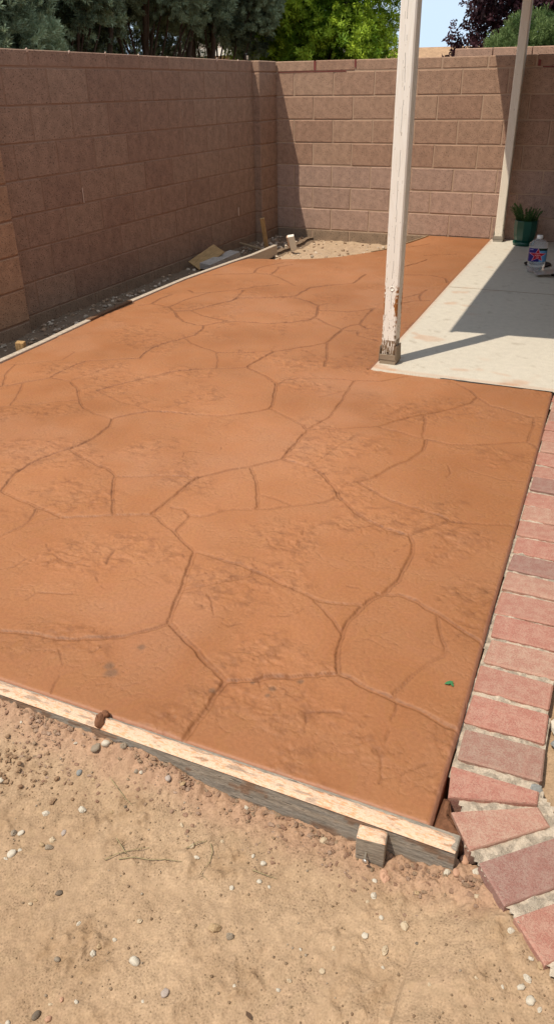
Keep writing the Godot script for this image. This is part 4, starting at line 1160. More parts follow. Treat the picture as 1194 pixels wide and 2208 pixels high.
func make_forms() -> void:
	rng.seed = 31
	var f := base("front_form_board", Vector3(-1.6, 0, -1.023))
	tag(f, "grey form board with slurry on its top edge along the front of the slab", "form board")
	board("board", Vector3(3.03, 0.105, 0.040), M.grey_wood, f, Transform3D(Basis.from_euler(Vector3(0, 0.004, 0)), Vector3(0, -0.0515, 0)), 4)
	put("mud_stained_face", stained_face(3.025, 0.10), M.form_face, f, Transform3D(Basis.from_euler(Vector3(0, 0.004, 0)), Vector3(0, -0.003, 0.0212)))
	# slurry crust lies unevenly on the top
	f.add_child(crust(Vector3(3.025, 0.0025, 0.039), 5), true)
	var stake := base("form_stake", Vector3(-0.249, -0.006, -0.990))
	tag(stake, "short grey stake with a bent nail against the front form board near the pavers", "stake")
	board("post", Vector3(0.060, 0.16, 0.034), M.silver_wood, stake, Transform3D(Basis.from_euler(Vector3(0, 0.11, 0)), Vector3(0, -0.085, 0.0)), 6)
	var c := crust(Vector3(0.058, 0.003, 0.033), 8); c.name = "crust"; c.position = Vector3(0, -0.0045, 0); c.rotation.y = 0.11; stake.add_child(c, true)
	put("nail", tube_mesh([[Vector3(0, 0, 0), Vector3(0.002, 0.001, 0.014), Vector3(0.004, 0.002, 0.02)]], 0.0022, 0.002, 8), M.zinc, stake, Transform3D(Basis.IDENTITY, Vector3(-0.006, -0.045, 0.017)))
	put("nail_head", lathe([Vector2(0, 0), Vector2(0.0055, 0), Vector2(0.0055, 0.0015), Vector2(0, 0.002)], 12), M.steel, stake, Transform3D(Basis.from_euler(Vector3(PI / 2, 0, 0.2)), Vector3(-0.002, -0.043, 0.037)))
	var clod := base("mud_clod", Vector3(-0.925, 0.008, -1.020), 0.5)
	tag(clod, "dark brown clod of mud sitting on top of the front form board", "clod")
	put("lump", pebble_mesh(61, 0.5), M.mud, clod, Transform3D(Basis.from_euler(Vector3(0.2, 0.3, 0.25)).scaled(Vector3(0.026, 0.02, 0.046)), Vector3(0, -0.001, 0)))
	put("chunk", pebble_mesh(62, 0.2), M.mud, clod, Transform3D(Basis.IDENTITY.scaled(Vector3(0.02, 0.02, 0.02)), Vector3(0.012, 0.0, -0.018)))
	# side form: two boards with a brown splice between
	var near := pairs("-3.039,-1.05 -3.039,-2.600 -3.045,-3.043 -3.061,-3.454 -3.096,-3.94")
	var far := pairs("-3.121,-4.46 -3.128,-4.9 -3.131,-5.224 -3.082,-5.928 -3.047,-6.25 -3.045,-6.78")
	var a := put("side_form_board", plank_along(near, 0.038, 0.007, 0.095), M.pale_form)
	tag(a, "near pale edged form board of the slab beside the shaded side wall", "form board")
	var b := put("side_form_board", plank_along(far, 0.038, 0.007, 0.095), M.pale_form)
	tag(b, "far pale form board that runs past the slab's curved edge to the tilted stake", "form board")
	var sp := put("splice_board", plank_along(pairs("-3.096,-3.94 -3.108,-4.15 -3.116,-4.35 -3.121,-4.46"), 0.034, 0.012, 0.08), M.brown_wood)
	tag(sp, "brown splice board joining the two form boards by the side wall", "form board")
	# bender strip on the curve by the back wall
	var bend := put("bender_strip", plank_along(pairs("-2.105,-6.784 -2.030,-6.920 -1.975,-7.10 -1.932,-7.288 -1.885,-7.50 -1.850,-7.677 -1.842,-7.78"), 0.012, 0.006, 0.07), M.pale_wood)
	tag(bend, "thin pale bender strip along the slab's curved edge up to the back wall", "form strip")
	# stakes and scraps in the strip by the wall
	var st := base("corner_stake", Vector3(-3.20, -0.10, -6.93))
	tag(st, "tall yellow wooden stake leaning behind the far form board in the corner", "stake")
	board("post", Vector3(0.34, 0.042, 0.022), M.yellow_wood, st, Transform3D(Basis.from_euler(Vector3(0.3, 0.45, 0)) * Basis.from_euler(Vector3(0, 0, PI / 2 + 0.13)), Vector3(-0.022, 0.16, 0.0)), 9)
	var s2 := base("form_stake", Vector3(-3.125, -0.03, -3.33), 0.35)
	tag(s2, "short stub of yellow stake behind the near side form board", "stake")
	board("post", Vector3(0.12, 0.05, 0.04), M.yellow_wood, s2, Transform3D(Basis.from_euler(Vector3(0.06, 0, PI / 2 - 0.05)), Vector3(0, 0, 0)), 10)
	var ply := base("plywood_scrap", Vector3(-3.385, -0.02, -6.06))
	tag(ply, "yellowish plywood scrap leaning on the grey lumber offcut by the side wall", "wood scrap")
	board("sheet", Vector3(0.30, 0.012, 0.15), M.yellow_wood, ply, Transform3D(Basis.from_euler(Vector3(0.35, 1.25, 0.42)), Vector3(0, 0.02, 0)), 11)
	var lum := base("lumber_offcut", Vector3(-3.27, -0.035, -6.10))
	tag(lum, "grey weathered lumber offcut lying on rubble by the side wall", "wood scrap")
	board("block", Vector3(0.50, 0.05, 0.11), M.weathered_wood, lum, Transform3D(Basis.from_euler(Vector3(0.06, 1.50, 0.05)), Vector3(0, 0.012, 0)), 12)
	var stick := base("wooden_stick", Vector3(-3.32, -0.04, -6.86))
	tag(stick, "thin pale stick lying across the far form board near the corner stake", "stick")
	board("lath", Vector3(0.36, 0.016, 0.024), M.pale_wood, stick, Transform3D(Basis.from_euler(Vector3(0.1, -0.35, -0.08)), Vector3.ZERO), 13)
	var chunk := base("split_stub", Vector3(-2.955, -0.05, -6.98))
	tag(chunk, "upright split white stub of wood in the dirt beyond the far form board", "wood scrap")
	board("stub", Vector3(0.16, 0.06, 0.035), M.white_trim, chunk, Transform3D(Basis.from_euler(Vector3(0.5, 0.4, PI / 2 + 0.2)), Vector3(0, 0.05, 0)), 14)
	board("splinter", Vector3(0.13, 0.025, 0.03), M.slurry, chunk, Transform3D(Basis.from_euler(Vector3(0.5, 0.2, PI / 2 + 0.1)), Vector3(-0.04, 0.05, -0.012)), 15)

# The outer face of the form board: silvered wood with mud dried on it, more of it towards the far end.
func stained_face(w: float, h: float) -> ArrayMesh:
	var nx := 420
	var ny := 10
	var v := PackedVector3Array(); var n := PackedVector3Array(); var c := PackedColorArray(); var idx := PackedInt32Array()
	for j in ny + 1:
		for i in nx + 1:
			var x := w * (float(i) / nx - 0.5)
			var y := -h * j / ny
			var t := nb.get_noise_2d(x * 5.0, y * 16.0) + 0.5 * nc.get_noise_2d(x * 16.0, y * 30.0) + 0.35 * smoothstep(0.9, 0.3, x) * smoothstep(-0.6, 0.5, x) - 0.15 + 5.0 * maxf(0.0, -y - 0.045)
			var mud := smoothstep(0.05, 0.22, t)
			v.append(Vector3(x, y, 0.0016 * mud)); n.append(Vector3(0, 0, 1))
			c.append(Color(0.43, 0.42, 0.39).lerp(Color(0.56, 0.5, 0.42), clampf(0.5 + nb.get_noise_2d(x * 2.0, y * 60.0), 0, 1)).lerp(Color(0.40, 0.25, 0.165), mud * 0.85))
	for j in ny:
		for i in nx:
			var a := j * (nx + 1) + i
			idx.append_array([a, a + 1, a + nx + 1, a + 1, a + nx + 2, a + nx + 1])
	return mesh_of(v, n, idx, c)

func crust(s: Vector3, sd: int) -> MeshInstance3D:
	var st := SurfaceTool.new(); st.begin(Mesh.PRIMITIVE_TRIANGLES); st.set_smooth_group(0)
	var nx := maxi(8, int(s.x / 0.012))
	var nz := 6
	var at := func(i: int, j: int) -> Vector3:
		var x := s.x * (float(i) / nx - 0.5)
		var z := s.z * (float(j) / nz - 0.5)
		var h := s.y * (0.7 + 0.9 * nb.get_noise_2d(x * 22.0 + sd, z * 22.0) + 0.9 * nc.get_noise_2d(x * 30.0, z * 30.0 + sd))
		if j == 0 or j == nz or i == 0 or i == nx: h = -0.003
		return Vector3(x, h + 0.001, z)
	for i in nx:
		for j in nz:
			for k in [[0, 0], [1, 0], [1, 1], [0, 0], [1, 1], [0, 1]]: st.add_vertex(at.call(i + k[0], j + k[1]))
	st.index(); st.generate_normals()
	var o := MeshInstance3D.new()
	o.name = "slurry_crust"
	o.mesh = st.commit()
	o.material_override = M.slurry
	return o

# ---------------------------------------------------------------- patio cover
func post_mesh(w: float, d: float, h: float, c: float) -> ArrayMesh:
	# four painted faces with chamfered corners; v runs from the top (0) to the foot (1)
	var st := SurfaceTool.new(); st.begin(Mesh.PRIMITIVE_TRIANGLES); st.set_smooth_group(-1)
	var o := [Vector2(-w / 2 + c, d / 2), Vector2(w / 2 - c, d / 2), Vector2(w / 2, d / 2 - c), Vector2(w / 2, -d / 2 + c), Vector2(w / 2 - c, -d / 2), Vector2(-w / 2 + c, -d / 2), Vector2(-w / 2, -d / 2 + c), Vector2(-w / 2, d / 2 - c)]
	var us := [0.03, 0.97, 1.0, 0.03, 0.0, 0.97, 1.0, 0.03]
	var steps := 14
	for k in 8:
		var a: Vector2 = o[k]
		var b: Vector2 = o[(k + 1) % 8]
		var ua := 0.0; var ub := 1.0
		if k % 2 == 1: ua = 0.95; ub = 1.0
		if k % 4 == 2: ua = 0.0; ub = 1.0
		for s in steps:
			var y0 := h * s / steps
			var y1 := h * (s + 1) / steps
			var j0 := 1.0 + 0.008 * sin(s * 1.7)
			var j1 := 1.0 + 0.008 * sin((s + 1) * 1.7)
			var q := [[a * j0, y0, ua], [a * j1, y1, ua], [b * j1, y1, ub], [b * j0, y0, ub]]
			for t in [0, 1, 2, 0, 2, 3]:
				st.set_uv(Vector2(q[t][2], 1.0 - q[t][1] / 2.3))
				st.add_vertex(Vector3(q[t][0].x, q[t][1], q[t][0].y))
	st.generate_normals(); st.generate_tangents()
	return st.commit()

func make_cover() -> void:
	var cover := base("patio_cover", Vector3(-1.06, 0, -3.83))
	tag(cover, "white painted patio cover on two posts at the edge of the pale concrete", "patio cover")
	for a in [[Vector3(0, 0, 0), 0.074, 0.088, "paint", "bracket"], [Vector3(-0.082, 0, -3.835), 0.074, 0.088, "paint_clean", "zinc"]]:
		var p := base("post", a[0], 0.0, cover)
		put("timber", post_mesh(a[1], a[2], 2.2, 0.007), M[a[3]], p, Transform3D(Basis.IDENTITY, Vector3(0, 0.02, 0)))
		var near: bool = a[3] == "paint"
		if near: p.set_meta("label", "weathered white post with peeling paint at its foot")
		# saddle bracket: two plates, a band and the stand-off below
		for s in [-1, 1]:
			put("bracket_plate", chamfer_box(Vector3(0.006, 0.088 if near else 0.085, 0.095), 0.002, 0.001, 5 + s), M[a[4]], p, Transform3D(Basis.from_euler(Vector3(0, 0, s * 0.05)), Vector3(s * 0.044, 0.06, 0)))
		put("bracket_band", chamfer_box(Vector3(0.086, 0.03, 0.004), 0.001, 0.001, 8), M[a[4]], p, Transform3D(Basis.from_euler(Vector3(0.06, 0, 0)), Vector3(0, 0.045, 0.048)))
		put("bracket_base", chamfer_box(Vector3(0.088, 0.026, 0.092), 0.002, 0.001, 9), M[a[4]], p, Transform3D(Basis.IDENTITY, Vector3(0, 0.018, 0)))
		if near:
			put("bolt", tube_mesh([[Vector3(0, 0, 0), Vector3(0, 0, 0.006)]], 0.006, 0.006, 10), M.bracket, p, Transform3D(Basis.IDENTITY, Vector3(0, 0.07, 0.044)))
			put("wood_plug", lathe([Vector2(0.0115, 0), Vector2(0.0115, 0.0025), Vector2(0.009, 0.003), Vector2(0.0085, 0.001), Vector2(0, 0.001)], 20), M.white_trim, p, Transform3D(Basis.from_euler(Vector3(PI / 2, 0, 0)), Vector3(0.003, 0.40, 0.0435)))
	var o := -cover.position
	board("beam", Vector3(4.4, 0.18, 0.09), M.white_trim, cover, Transform3D(Basis.from_euler(Vector3(0, PI / 2 + 0.022, 0)), o + Vector3(-1.10, 2.29, -5.85)), 20)
	# roof deck rises towards the house
	var e0 := Vector3(-1.48, 2.40, -3.54)
	var e1 := Vector3(-1.60, 2.40, -8.35)
	var pitch := 0.2
	var st := SurfaceTool.new(); st.begin(Mesh.PRIMITIVE_TRIANGLES); st.set_smooth_group(-1)
	var run := 2.9
	var q := [e0, e0 + Vector3(run, run * pitch, -0.05), e1 + Vector3(run, run * pitch, 0), e1]
	var lowered := []
	for p in q: lowered.append(p - Vector3(0, 0.05, 0))
	for t in [[q[0], q[3], q[2]], [q[0], q[2], q[1]], [lowered[0], lowered[2], lowered[3]], [lowered[0], lowered[1], lowered[2]]]:
		for v: Vector3 in t: st.add_vertex(v)
	for k in 4:
		var m := (k + 1) % 4
		for v: Vector3 in [q[k], q[m], lowered[m], q[k], lowered[m], lowered[k]]: st.add_vertex(v)
	st.generate_normals()
	put("roof", st.commit(), M.shingle, cover, Transform3D(Basis.IDENTITY, o))
	for k in 8:
		var z := -3.66 - 0.6 * k
		board("rafter", Vector3(run * 1.02, 0.12, 0.04), M.white_trim, cover, Transform3D(Basis.from_euler(Vector3(0, 0, atan(pitch))), o + Vector3(-1.42 - 0.025 * (-z - 3.6) + run * 0.5, 2.40 - 0.115 + run * 0.5 * pitch, z)), 22 + k)
	board("fascia", Vector3(4.8, 0.1, 0.02), M.white_trim, cover, Transform3D(Basis.from_euler(Vector3(0, PI / 2 + 0.025, 0)), o + Vector3(-1.53, 2.335, -5.94)), 33)
	var house := put("house_wall", chamfer_box(Vector3(0.2, 3.1, 13.0), 0.01), M.stucco, null, Transform3D(Basis.IDENTITY, Vector3(1.45, 1.4, -3.4)))  # unseen wall, set closer and darker to deepen the shade under the cover
	tag(house, "tan stucco house wall that carries the patio cover", "house wall", "", "structure")

# ---------------------------------------------------------------- things on the patio
func make_patio_things() -> void:
	rng.seed = 41
	var pot := base("flower_pot", Vector3(-0.895, 0.006, -7.545))
	tag(pot, "glossy green faceted flower pot with a saucer between the far post and the back wall", "flower pot")
	put("body", lathe([Vector2(0, 0.022), Vector2(0.078, 0.022), Vector2(0.097, 0.085), Vector2(0.104, 0.15), Vector2(0.104, 0.212), Vector2(0.101, 0.215), Vector2(0.096, 0.212), Vector2(0.094, 0.19)], 10, 0.0, true), M.glaze, pot, Transform3D(Basis.from_euler(Vector3(0, 0.25, 0)), Vector3.ZERO))
	put("saucer", lathe([Vector2(0, 0), Vector2(0.088, 0), Vector2(0.098, 0.012), Vector2(0.1, 0.034), Vector2(0.096, 0.036), Vector2(0.09, 0.024), Vector2(0, 0.02)], 36), M.glaze, pot)
	put("soil", lathe([Vector2(0, 0.192), Vector2(0.095, 0.19), Vector2(0.095, 0.186)], 20), M.soil, pot)
	var herb := base("potted_herb", Vector3(-0.895, 0.196, -7.545))
	tag(herb, "bushy dark green rosemary like herb growing in the green pot", "plant")
	for k in 44:
		var a := rng.randf() * TAU
		var r := sqrt(rng.randf()) * 0.085
		var lean := Vector3(cos(a) * r * 0.7, 0, sin(a) * r * 0.7)
		var tall := rng.randf_range(0.07, 0.125)
		if cos(a) < -0.5: tall *= 1.3; lean.x -= 0.03
		herb_stem(herb, Vector3(cos(a) * r, 0, sin(a) * r), lean, tall)
	# water jug
	var jug := base("water_jug", Vector3(-0.645, 0.006, -6.41), 0.12)
	tag(jug, "clear plastic water jug with a white cap and a red star label", "jug")
	var body := [Vector2(0.0, 0.002), Vector2(0.058, 0.002), Vector2(0.066, 0.012), Vector2(0.067, 0.07), Vector2(0.0685, 0.09), Vector2(0.0685, 0.185), Vector2(0.071, 0.2), Vector2(0.068, 0.214), Vector2(0.05, 0.231), Vector2(0.026, 0.243), Vector2(0.0225, 0.248), Vector2(0.0225, 0.256)]
	put("bottle", lathe(body, 40, 0.55), M.pet, jug)
	put("water", lathe([Vector2(0, 0.006), Vector2(0.055, 0.006), Vector2(0.063, 0.014), Vector2(0.064, 0.07), Vector2(0.064, 0.086), Vector2(0, 0.086)], 40, 0.55), M.water, jug)
	put("cap", lathe([Vector2(0, 0.272), Vector2(0.021, 0.272), Vector2(0.0235, 0.269), Vector2(0.0238, 0.25), Vector2(0.0225, 0.249)].slice(0, 5).map(func(p): return p), 28), M.cap_plastic, jug)
	var lab := SurfaceTool.new(); lab.begin(Mesh.PRIMITIVE_TRIANGLES); lab.set_smooth_group(0)
	for i in 24:
		for t in [[0, 0], [0, 1], [1, 1], [0, 0], [1, 1], [1, 0]]:
			var u: float = (i + t[0]) / 24.0
			var ang: float = lerpf(PI / 2 + 1.15, PI / 2 - 1.15, u)
			var e := lerpf(2.0, 5.0, 0.55)
			var rr: float = 0.0695 * pow(pow(absf(cos(ang)), e) + pow(absf(sin(ang)), e), -1.0 / e)
			lab.set_uv(Vector2(u, 1.0 - t[1]))
			lab.add_vertex(Vector3(rr * cos(ang), 0.088 + 0.098 * t[1], rr * sin(ang)))
	lab.generate_normals(); lab.generate_tangents()
	put("label", lab.commit(), M.print, jug)
	var tray := base("black_tray", Vector3(-0.66, 0.006, -6.665))
	tag(tray, "low round black plastic tray on the patio behind the water jug", "tray")
	put("dish", lathe([Vector2(0, 0.003), Vector2(0.095, 0.003), Vector2(0.107, 0.013), Vector2(0.105, 0.015), Vector2(0.094, 0.006), Vector2(0, 0.006)], 36), M.black_plastic, tray)
	var trowel := base("finishing_trowel", Vector3(-0.46, 0.006, -6.30), 0.35)
	tag(trowel, "steel finishing trowel lying handle down on the patio in front of the jug", "trowel")
	put("blade", chamfer_box(Vector3(0.36, 0.003, 0.11), 0.001), M.steel, trowel, Transform3D(Basis.from_euler(Vector3(0.06, 0, 0.09)), Vector3(0, 0.038, 0)))
	put("handle", tube_mesh([[Vector3(-0.05, 0.016, 0), Vector3(0.0, 0.018, 0), Vector3(0.07, 0.02, 0)]], 0.016, 0.017, 12), M.black_plastic, trowel)
	put("mount", chamfer_box(Vector3(0.16, 0.012, 0.022), 0.003), M.black_plastic, trowel, Transform3D(Basis.from_euler(Vector3(0, 0, 0.09)), Vector3(0.01, 0.032, 0)))

func herb_stem(parent: Node3D, at: Vector3, lean: Vector3, tall: float) -> void:
	var st := SurfaceTool.new(); st.begin(Mesh.PRIMITIVE_TRIANGLES)
	var tip := lean + Vector3(0, tall, 0)
	var mid := lean * 0.35 + Vector3(0, tall * 0.55, 0)
	st.set_color(Color(0.05, 0.07, 0.03))
	tube(st, [Vector3.ZERO, mid, tip], 0.0018, 0.0008, 4)
	var n := int(tall / 0.0028)
	for i in n:
		var t := 0.12 + 0.88 * i / n
		var p := Vector3.ZERO.lerp(mid, t * 2).lerp(mid.lerp(tip, t * 2 - 1), clampf(t * 2 - 1, 0, 1)) if t > 0.5 else Vector3.ZERO.lerp(mid, t * 2)
		var a := i * 2.4 + rng.randf()
		var d := Vector3(cos(a), 0.75 + 0.6 * t, sin(a)).normalized()
		var side := d.cross(Vector3.UP).normalized() * 0.0034
		var len := 0.022 * (1.1 - 0.5 * t)
		st.set_color(Color(0.035, 0.10, 0.025).lerp(Color(0.09, 0.19, 0.05), t * rng.randf()))
		st.set_normal(d.cross(side).normalized())
		for v: Vector3 in [p - side * 0.4, p + d * len * 0.6 + side, p + d * len * 0.6 - side, p + d * len * 0.6 - side, p + d * len * 0.6 + side, p + d * len]: st.add_vertex(v)
	put("stem", st.commit(), M.herb, parent, Transform3D(Basis.IDENTITY, at))

# ---------------------------------------------------------------- trees
func blades(n: int, len: float, wide: float, spread: float, sd: int, bend := 0.2) -> ArrayMesh:
	# a sprig: small leaves or needles round a short shoot along +y
	var r := RandomNumberGenerator.new(); r.seed = sd
	var st := SurfaceTool.new(); st.begin(Mesh.PRIMITIVE_TRIANGLES)
	for i in n:
		var t := float(i) / n
		var a := i * 2.399 + r.randf() * 0.7
		var p := Vector3(0, t * len * 1.5, 0) + Vector3(cos(a), 0, sin(a)) * len * 0.12
		var d := Vector3(cos(a) * spread, 1.0 - spread * 0.4 + r.randf_range(-0.3, 0.3), sin(a) * spread).normalized()
		var side := d.cross(Vector3(r.randf_range(-1, 1), r.randf_range(-0.3, 1), r.randf_range(-1, 1))).normalized() * wide * r.randf_range(0.7, 1.2)
		var l := len * r.randf_range(0.6, 1.15)
		var nrm := d.cross(side).normalized()
		var m := p + d * l * 0.5 + nrm * l * bend * 0.3
		var e := p + d * l - nrm * l * bend
		st.set_color(Color.WHITE * r.randf_range(0.75, 1.15))
		st.set_normal(nrm)
		for v: Vector3 in [p, m + side * 0.5, m - side * 0.5, m - side * 0.5, m + side * 0.5, e]: st.add_vertex(v)
	return st.commit()

func tree(called: String, label: String, kind: String, at: Vector3, group: String, lobes: Array, count: int, sprig: Mesh, mat: Material, dark: Color, light: Color, trunks: Array, upright: float, size: float, sd: int, hollow := 0.55, gap := 0.0, clump_freq := 1.6) -> Node3D:
	# lobes: [centre, radii]; sprigs fill each lobe's outer part in noise clumps and lean outwards
	rng.seed = sd
	var o := base(called, at)
	tag(o, label, kind, group)
	for t in trunks:
		put("trunk" if t[2] > 0.03 else "branch", tube_mesh([t[0]], t[2], t[3], 8), M.bark, o)
	var n := FastNoiseLite.new(); n.seed = sd; n.frequency = 1.0; n.fractal_octaves = 2
	var places := []
	var tints := []
	var vol := 0.0
	for l in lobes: vol += l[1].x * l[1].y * l[1].z
	for l in lobes:
		var quota := int(count * l[1].x * l[1].y * l[1].z / vol)
		var tries := 0
		while quota > 0 and tries < count * 8:
			tries += 1
			var d := Vector3(rng.randfn(), rng.randfn(), rng.randfn()).normalized()
			var r := lerpf(hollow, 1.0, sqrt(rng.randf()))
			var p: Vector3 = l[0] + d * l[1] * r
			var clump := n.get_noise_3dv(p * clump_freq)
			if clump < -0.05 + gap and rng.randf() < 0.85: continue
			quota -= 1
			var dir := (d * (1.0 - upright) + Vector3.UP * upright + Vector3(rng.randf_range(-0.5, 0.5), rng.randf_range(-0.5, 0.5), rng.randf_range(-0.5, 0.5))).normalized()
			var x := dir.cross(Vector3(0.3, 0.1, 0.9)).normalized()
			var b := Basis(x, dir, x.cross(dir)) * Basis(Vector3.UP, rng.randf() * TAU)
			places.append(Transform3D(b.scaled(Vector3.ONE * size * rng.randf_range(0.7, 1.3)), p))
			var t := clampf(0.4 + 1.1 * n.get_noise_3dv(p * 2.3 + Vector3(9, 9, 9)) + rng.randf_range(-0.25, 0.25) + 0.35 * (r - 0.8) / 0.2, 0, 1)
			tints.append(dark.lerp(light, t))
	scatter("crown", sprig, mat, places, tints, o).set_meta("kind", "stuff")
	return o

func fork(x: float, z: float, high: float, lean: Vector3, r0: float, r1: float) -> Array:
	var p := []
	for i in 6:
		var t := i / 5.0
		p.append(Vector3(x, 0, z) + lean * t * t + Vector3(0.04 * sin(x * 40 + i * 1.9), high * t, 0.04 * cos(z * 31 + i * 2.3)))
	return [p, 0, r0, r1]

func make_trees() -> void:
	var needle := blades(34, 0.42, 0.075, 0.75, 3, 0.1)
	var scale_a := blades(30, 0.40, 0.11, 0.9, 4, 0.15)
	var leaf := blades(16, 0.55, 0.2, 1.5, 5, 0.35)
	var plum := blades(16, 0.5, 0.24, 1.5, 6, 0.3)
	var gy := -0.2
	# junipers behind the side wall
	var jd := Color(0.07, 0.095, 0.05)
	var jl := Color(0.45, 0.55, 0.33)
	var spots := [
		["grey green juniper nearest the camera, dense down to the wall top", Vector3(-5.25, gy, -5.3), [[Vector3(0, 2.05, 0), Vector3(0.95, 1.75, 0.95)], [Vector3(0.1, 1.4, -0.5), Vector3(0.75, 0.8, 0.6)]], 0.06],
		["grey green juniper with bare fanned stems behind the middle of the side wall", Vector3(-5.35, gy, -6.9), [[Vector3(0, 3.2, 0), Vector3(1.0, 1.25, 1.0)], [Vector3(-0.9, 1.75, 0), Vector3(0.55, 1.0, 1.2)], [Vector3(0.25, 2.3, 0.35), Vector3(0.65, 0.42, 0.7)], [Vector3(-0.3, 2.1, -0.4), Vector3(0.7, 0.5, 0.6)]], 0.0],
		["darker juniper with a thick trunk behind the far end of the side wall", Vector3(-5.35, gy, -8.5), [[Vector3(0, 3.35, 0), Vector3(1.05, 1.2, 1.0)], [Vector3(-0.95, 1.7, 0.5), Vector3(0.5, 0.9, 0.7)], [Vector3(0.2, 2.45, 0.2), Vector3(0.7, 0.36, 0.8)], [Vector3(0.15, 2.35, -0.6), Vector3(0.6, 0.36, 0.5)]], 0.0],
		["drooping dark juniper next to the bright green tree", Vector3(-5.45, gy, -10.2), [[Vector3(0, 3.3, 0), Vector3(1.0, 1.2, 1.0)], [Vector3(0.1, 2.45, -0.1), Vector3(0.8, 0.5, 0.85)], [Vector3(0.2, 2.2, -0.7), Vector3(0.35, 0.36, 0.4)]], 0.0],
		["shadowy juniper standing further back behind the bare stems", Vector3(-7.1, gy, -10.6), [[Vector3(0, 2.3, 0), Vector3(1.1, 1.9, 1.9)], [Vector3(0.2, 2.0, 1.6), Vector3(0.8, 1.2, 0.8)]], 0.0]]
	for i in spots.size():
		var s: Array = spots[i]
		var tr := []
		rng.seed = 200 + i
		tr.append(fork(0.0, 0.0, 3.6, Vector3(0.1, 0, 0.1), 0.06, 0.025))
		tr.append(fork(0.12, 0.25, 2.8, Vector3(0.35, 0, 0.45), 0.05, 0.02))
		tr.append(fork(0.1, -0.3, 2.8, Vector3(0.3, 0, -0.55), 0.045, 0.02))
		for k in 16:
			tr.append(fork(rng.randf_range(-0.2, 0.2), rng.randf_range(-0.4, 0.4), rng.randf_range(2.0, 2.8), Vector3(rng.randf_range(-0.3, 0.6), 0, rng.randf_range(-0.8, 0.8)), 0.022, 0.008))
		tree("juniper_tree", s[0], "tree", s[1], "junipers behind the side wall", s[2], 15000, needle if i % 2 == 0 else scale_a, M.needle, jd if i < 2 else jd * 0.85, jl if i < 2 else jl * 0.8, tr, 0.45, 0.1, 300 + i, 0.3, 0.06, 2.6)
	# bright green tree behind the corner
	var g := []
	for k in 9: g.append(fork(0.05 * k - 0.2, 0.04 * k - 0.2, 2.4 + 0.1 * k, Vector3(sin(k * 2.1) * 0.9, 0.3, cos(k * 1.7) * 0.8), 0.06 if k == 0 else 0.026, 0.01))
	tree("ash_tree", "bright yellow green leafy tree behind the corner of the two walls", "tree", Vector3(-4.75, gy, -12.2), "", [[Vector3(0, 2.9, 0), Vector3(1.25, 1.5, 1.25)], [Vector3(0.3, 1.85, 0.3), Vector3(1.0, 0.65, 0.9)], [Vector3(-0.75, 1.9, 0.1), Vector3(0.6, 0.5, 0.7)]], 11500, leaf, M.leaf, Color(0.14, 0.26, 0.015), Color(0.52, 0.68, 0.06), g, 0.05, 0.095, 320, 0.15, 0.04, 2.2)
	# purple plum and the shrub in front of it
	g = []
	for k in 8: g.append(fork(0.04 * k - 0.15, 0.0, 2.6, Vector3(sin(k * 2.4) * 1.0, 0.2, cos(k * 1.9) * 0.8), 0.08 if k == 0 else 0.03, 0.012))
	tree("plum_tree", "dark purple leaved plum tree behind the back wall and the green shrub", "tree", Vector3(-1.15, gy, -12.6), "", [[Vector3(0, 3.0, 0), Vector3(1.55, 1.5, 1.4)], [Vector3(-0.75, 2.15, 0.2), Vector3(0.95, 0.7, 0.8)], [Vector3(-1.35, 1.8, 0.1), Vector3(0.45, 0.36, 0.5)], [Vector3(0.8, 2.0, 0.2), Vector3(0.9, 0.8, 0.8)]], 5200, plum, M.leaf, Color(0.028, 0.011, 0.016), Color(0.105, 0.042, 0.055), g, 0.0, 0.13, 321, 0.2, 0.0)
	g = []
	for k in 7: g.append(fork(0.06 * k - 0.2, 0.05, 1.6, Vector3(sin(k * 2.2) * 0.6, 0, cos(k * 1.3) * 0.4), 0.03, 0.01))
	tree("green_shrub", "rounded green shrub with pinkish tips above the neighbour's wall", "shrub", Vector3(-1.42, gy, -10.6), "", [[Vector3(0, 1.6, 0), Vector3(0.66, 0.6, 0.6)], [Vector3(0.55, 1.55, 0), Vector3(0.55, 0.52, 0.55)], [Vector3(1.0, 1.7, 0.1), Vector3(0.5, 0.52, 0.5)]], 5200, needle, M.leaf, Color(0.05, 0.10, 0.028), Color(0.21, 0.29, 0.10), g, 0.5, 0.1, 322, 0.3, -0.2)

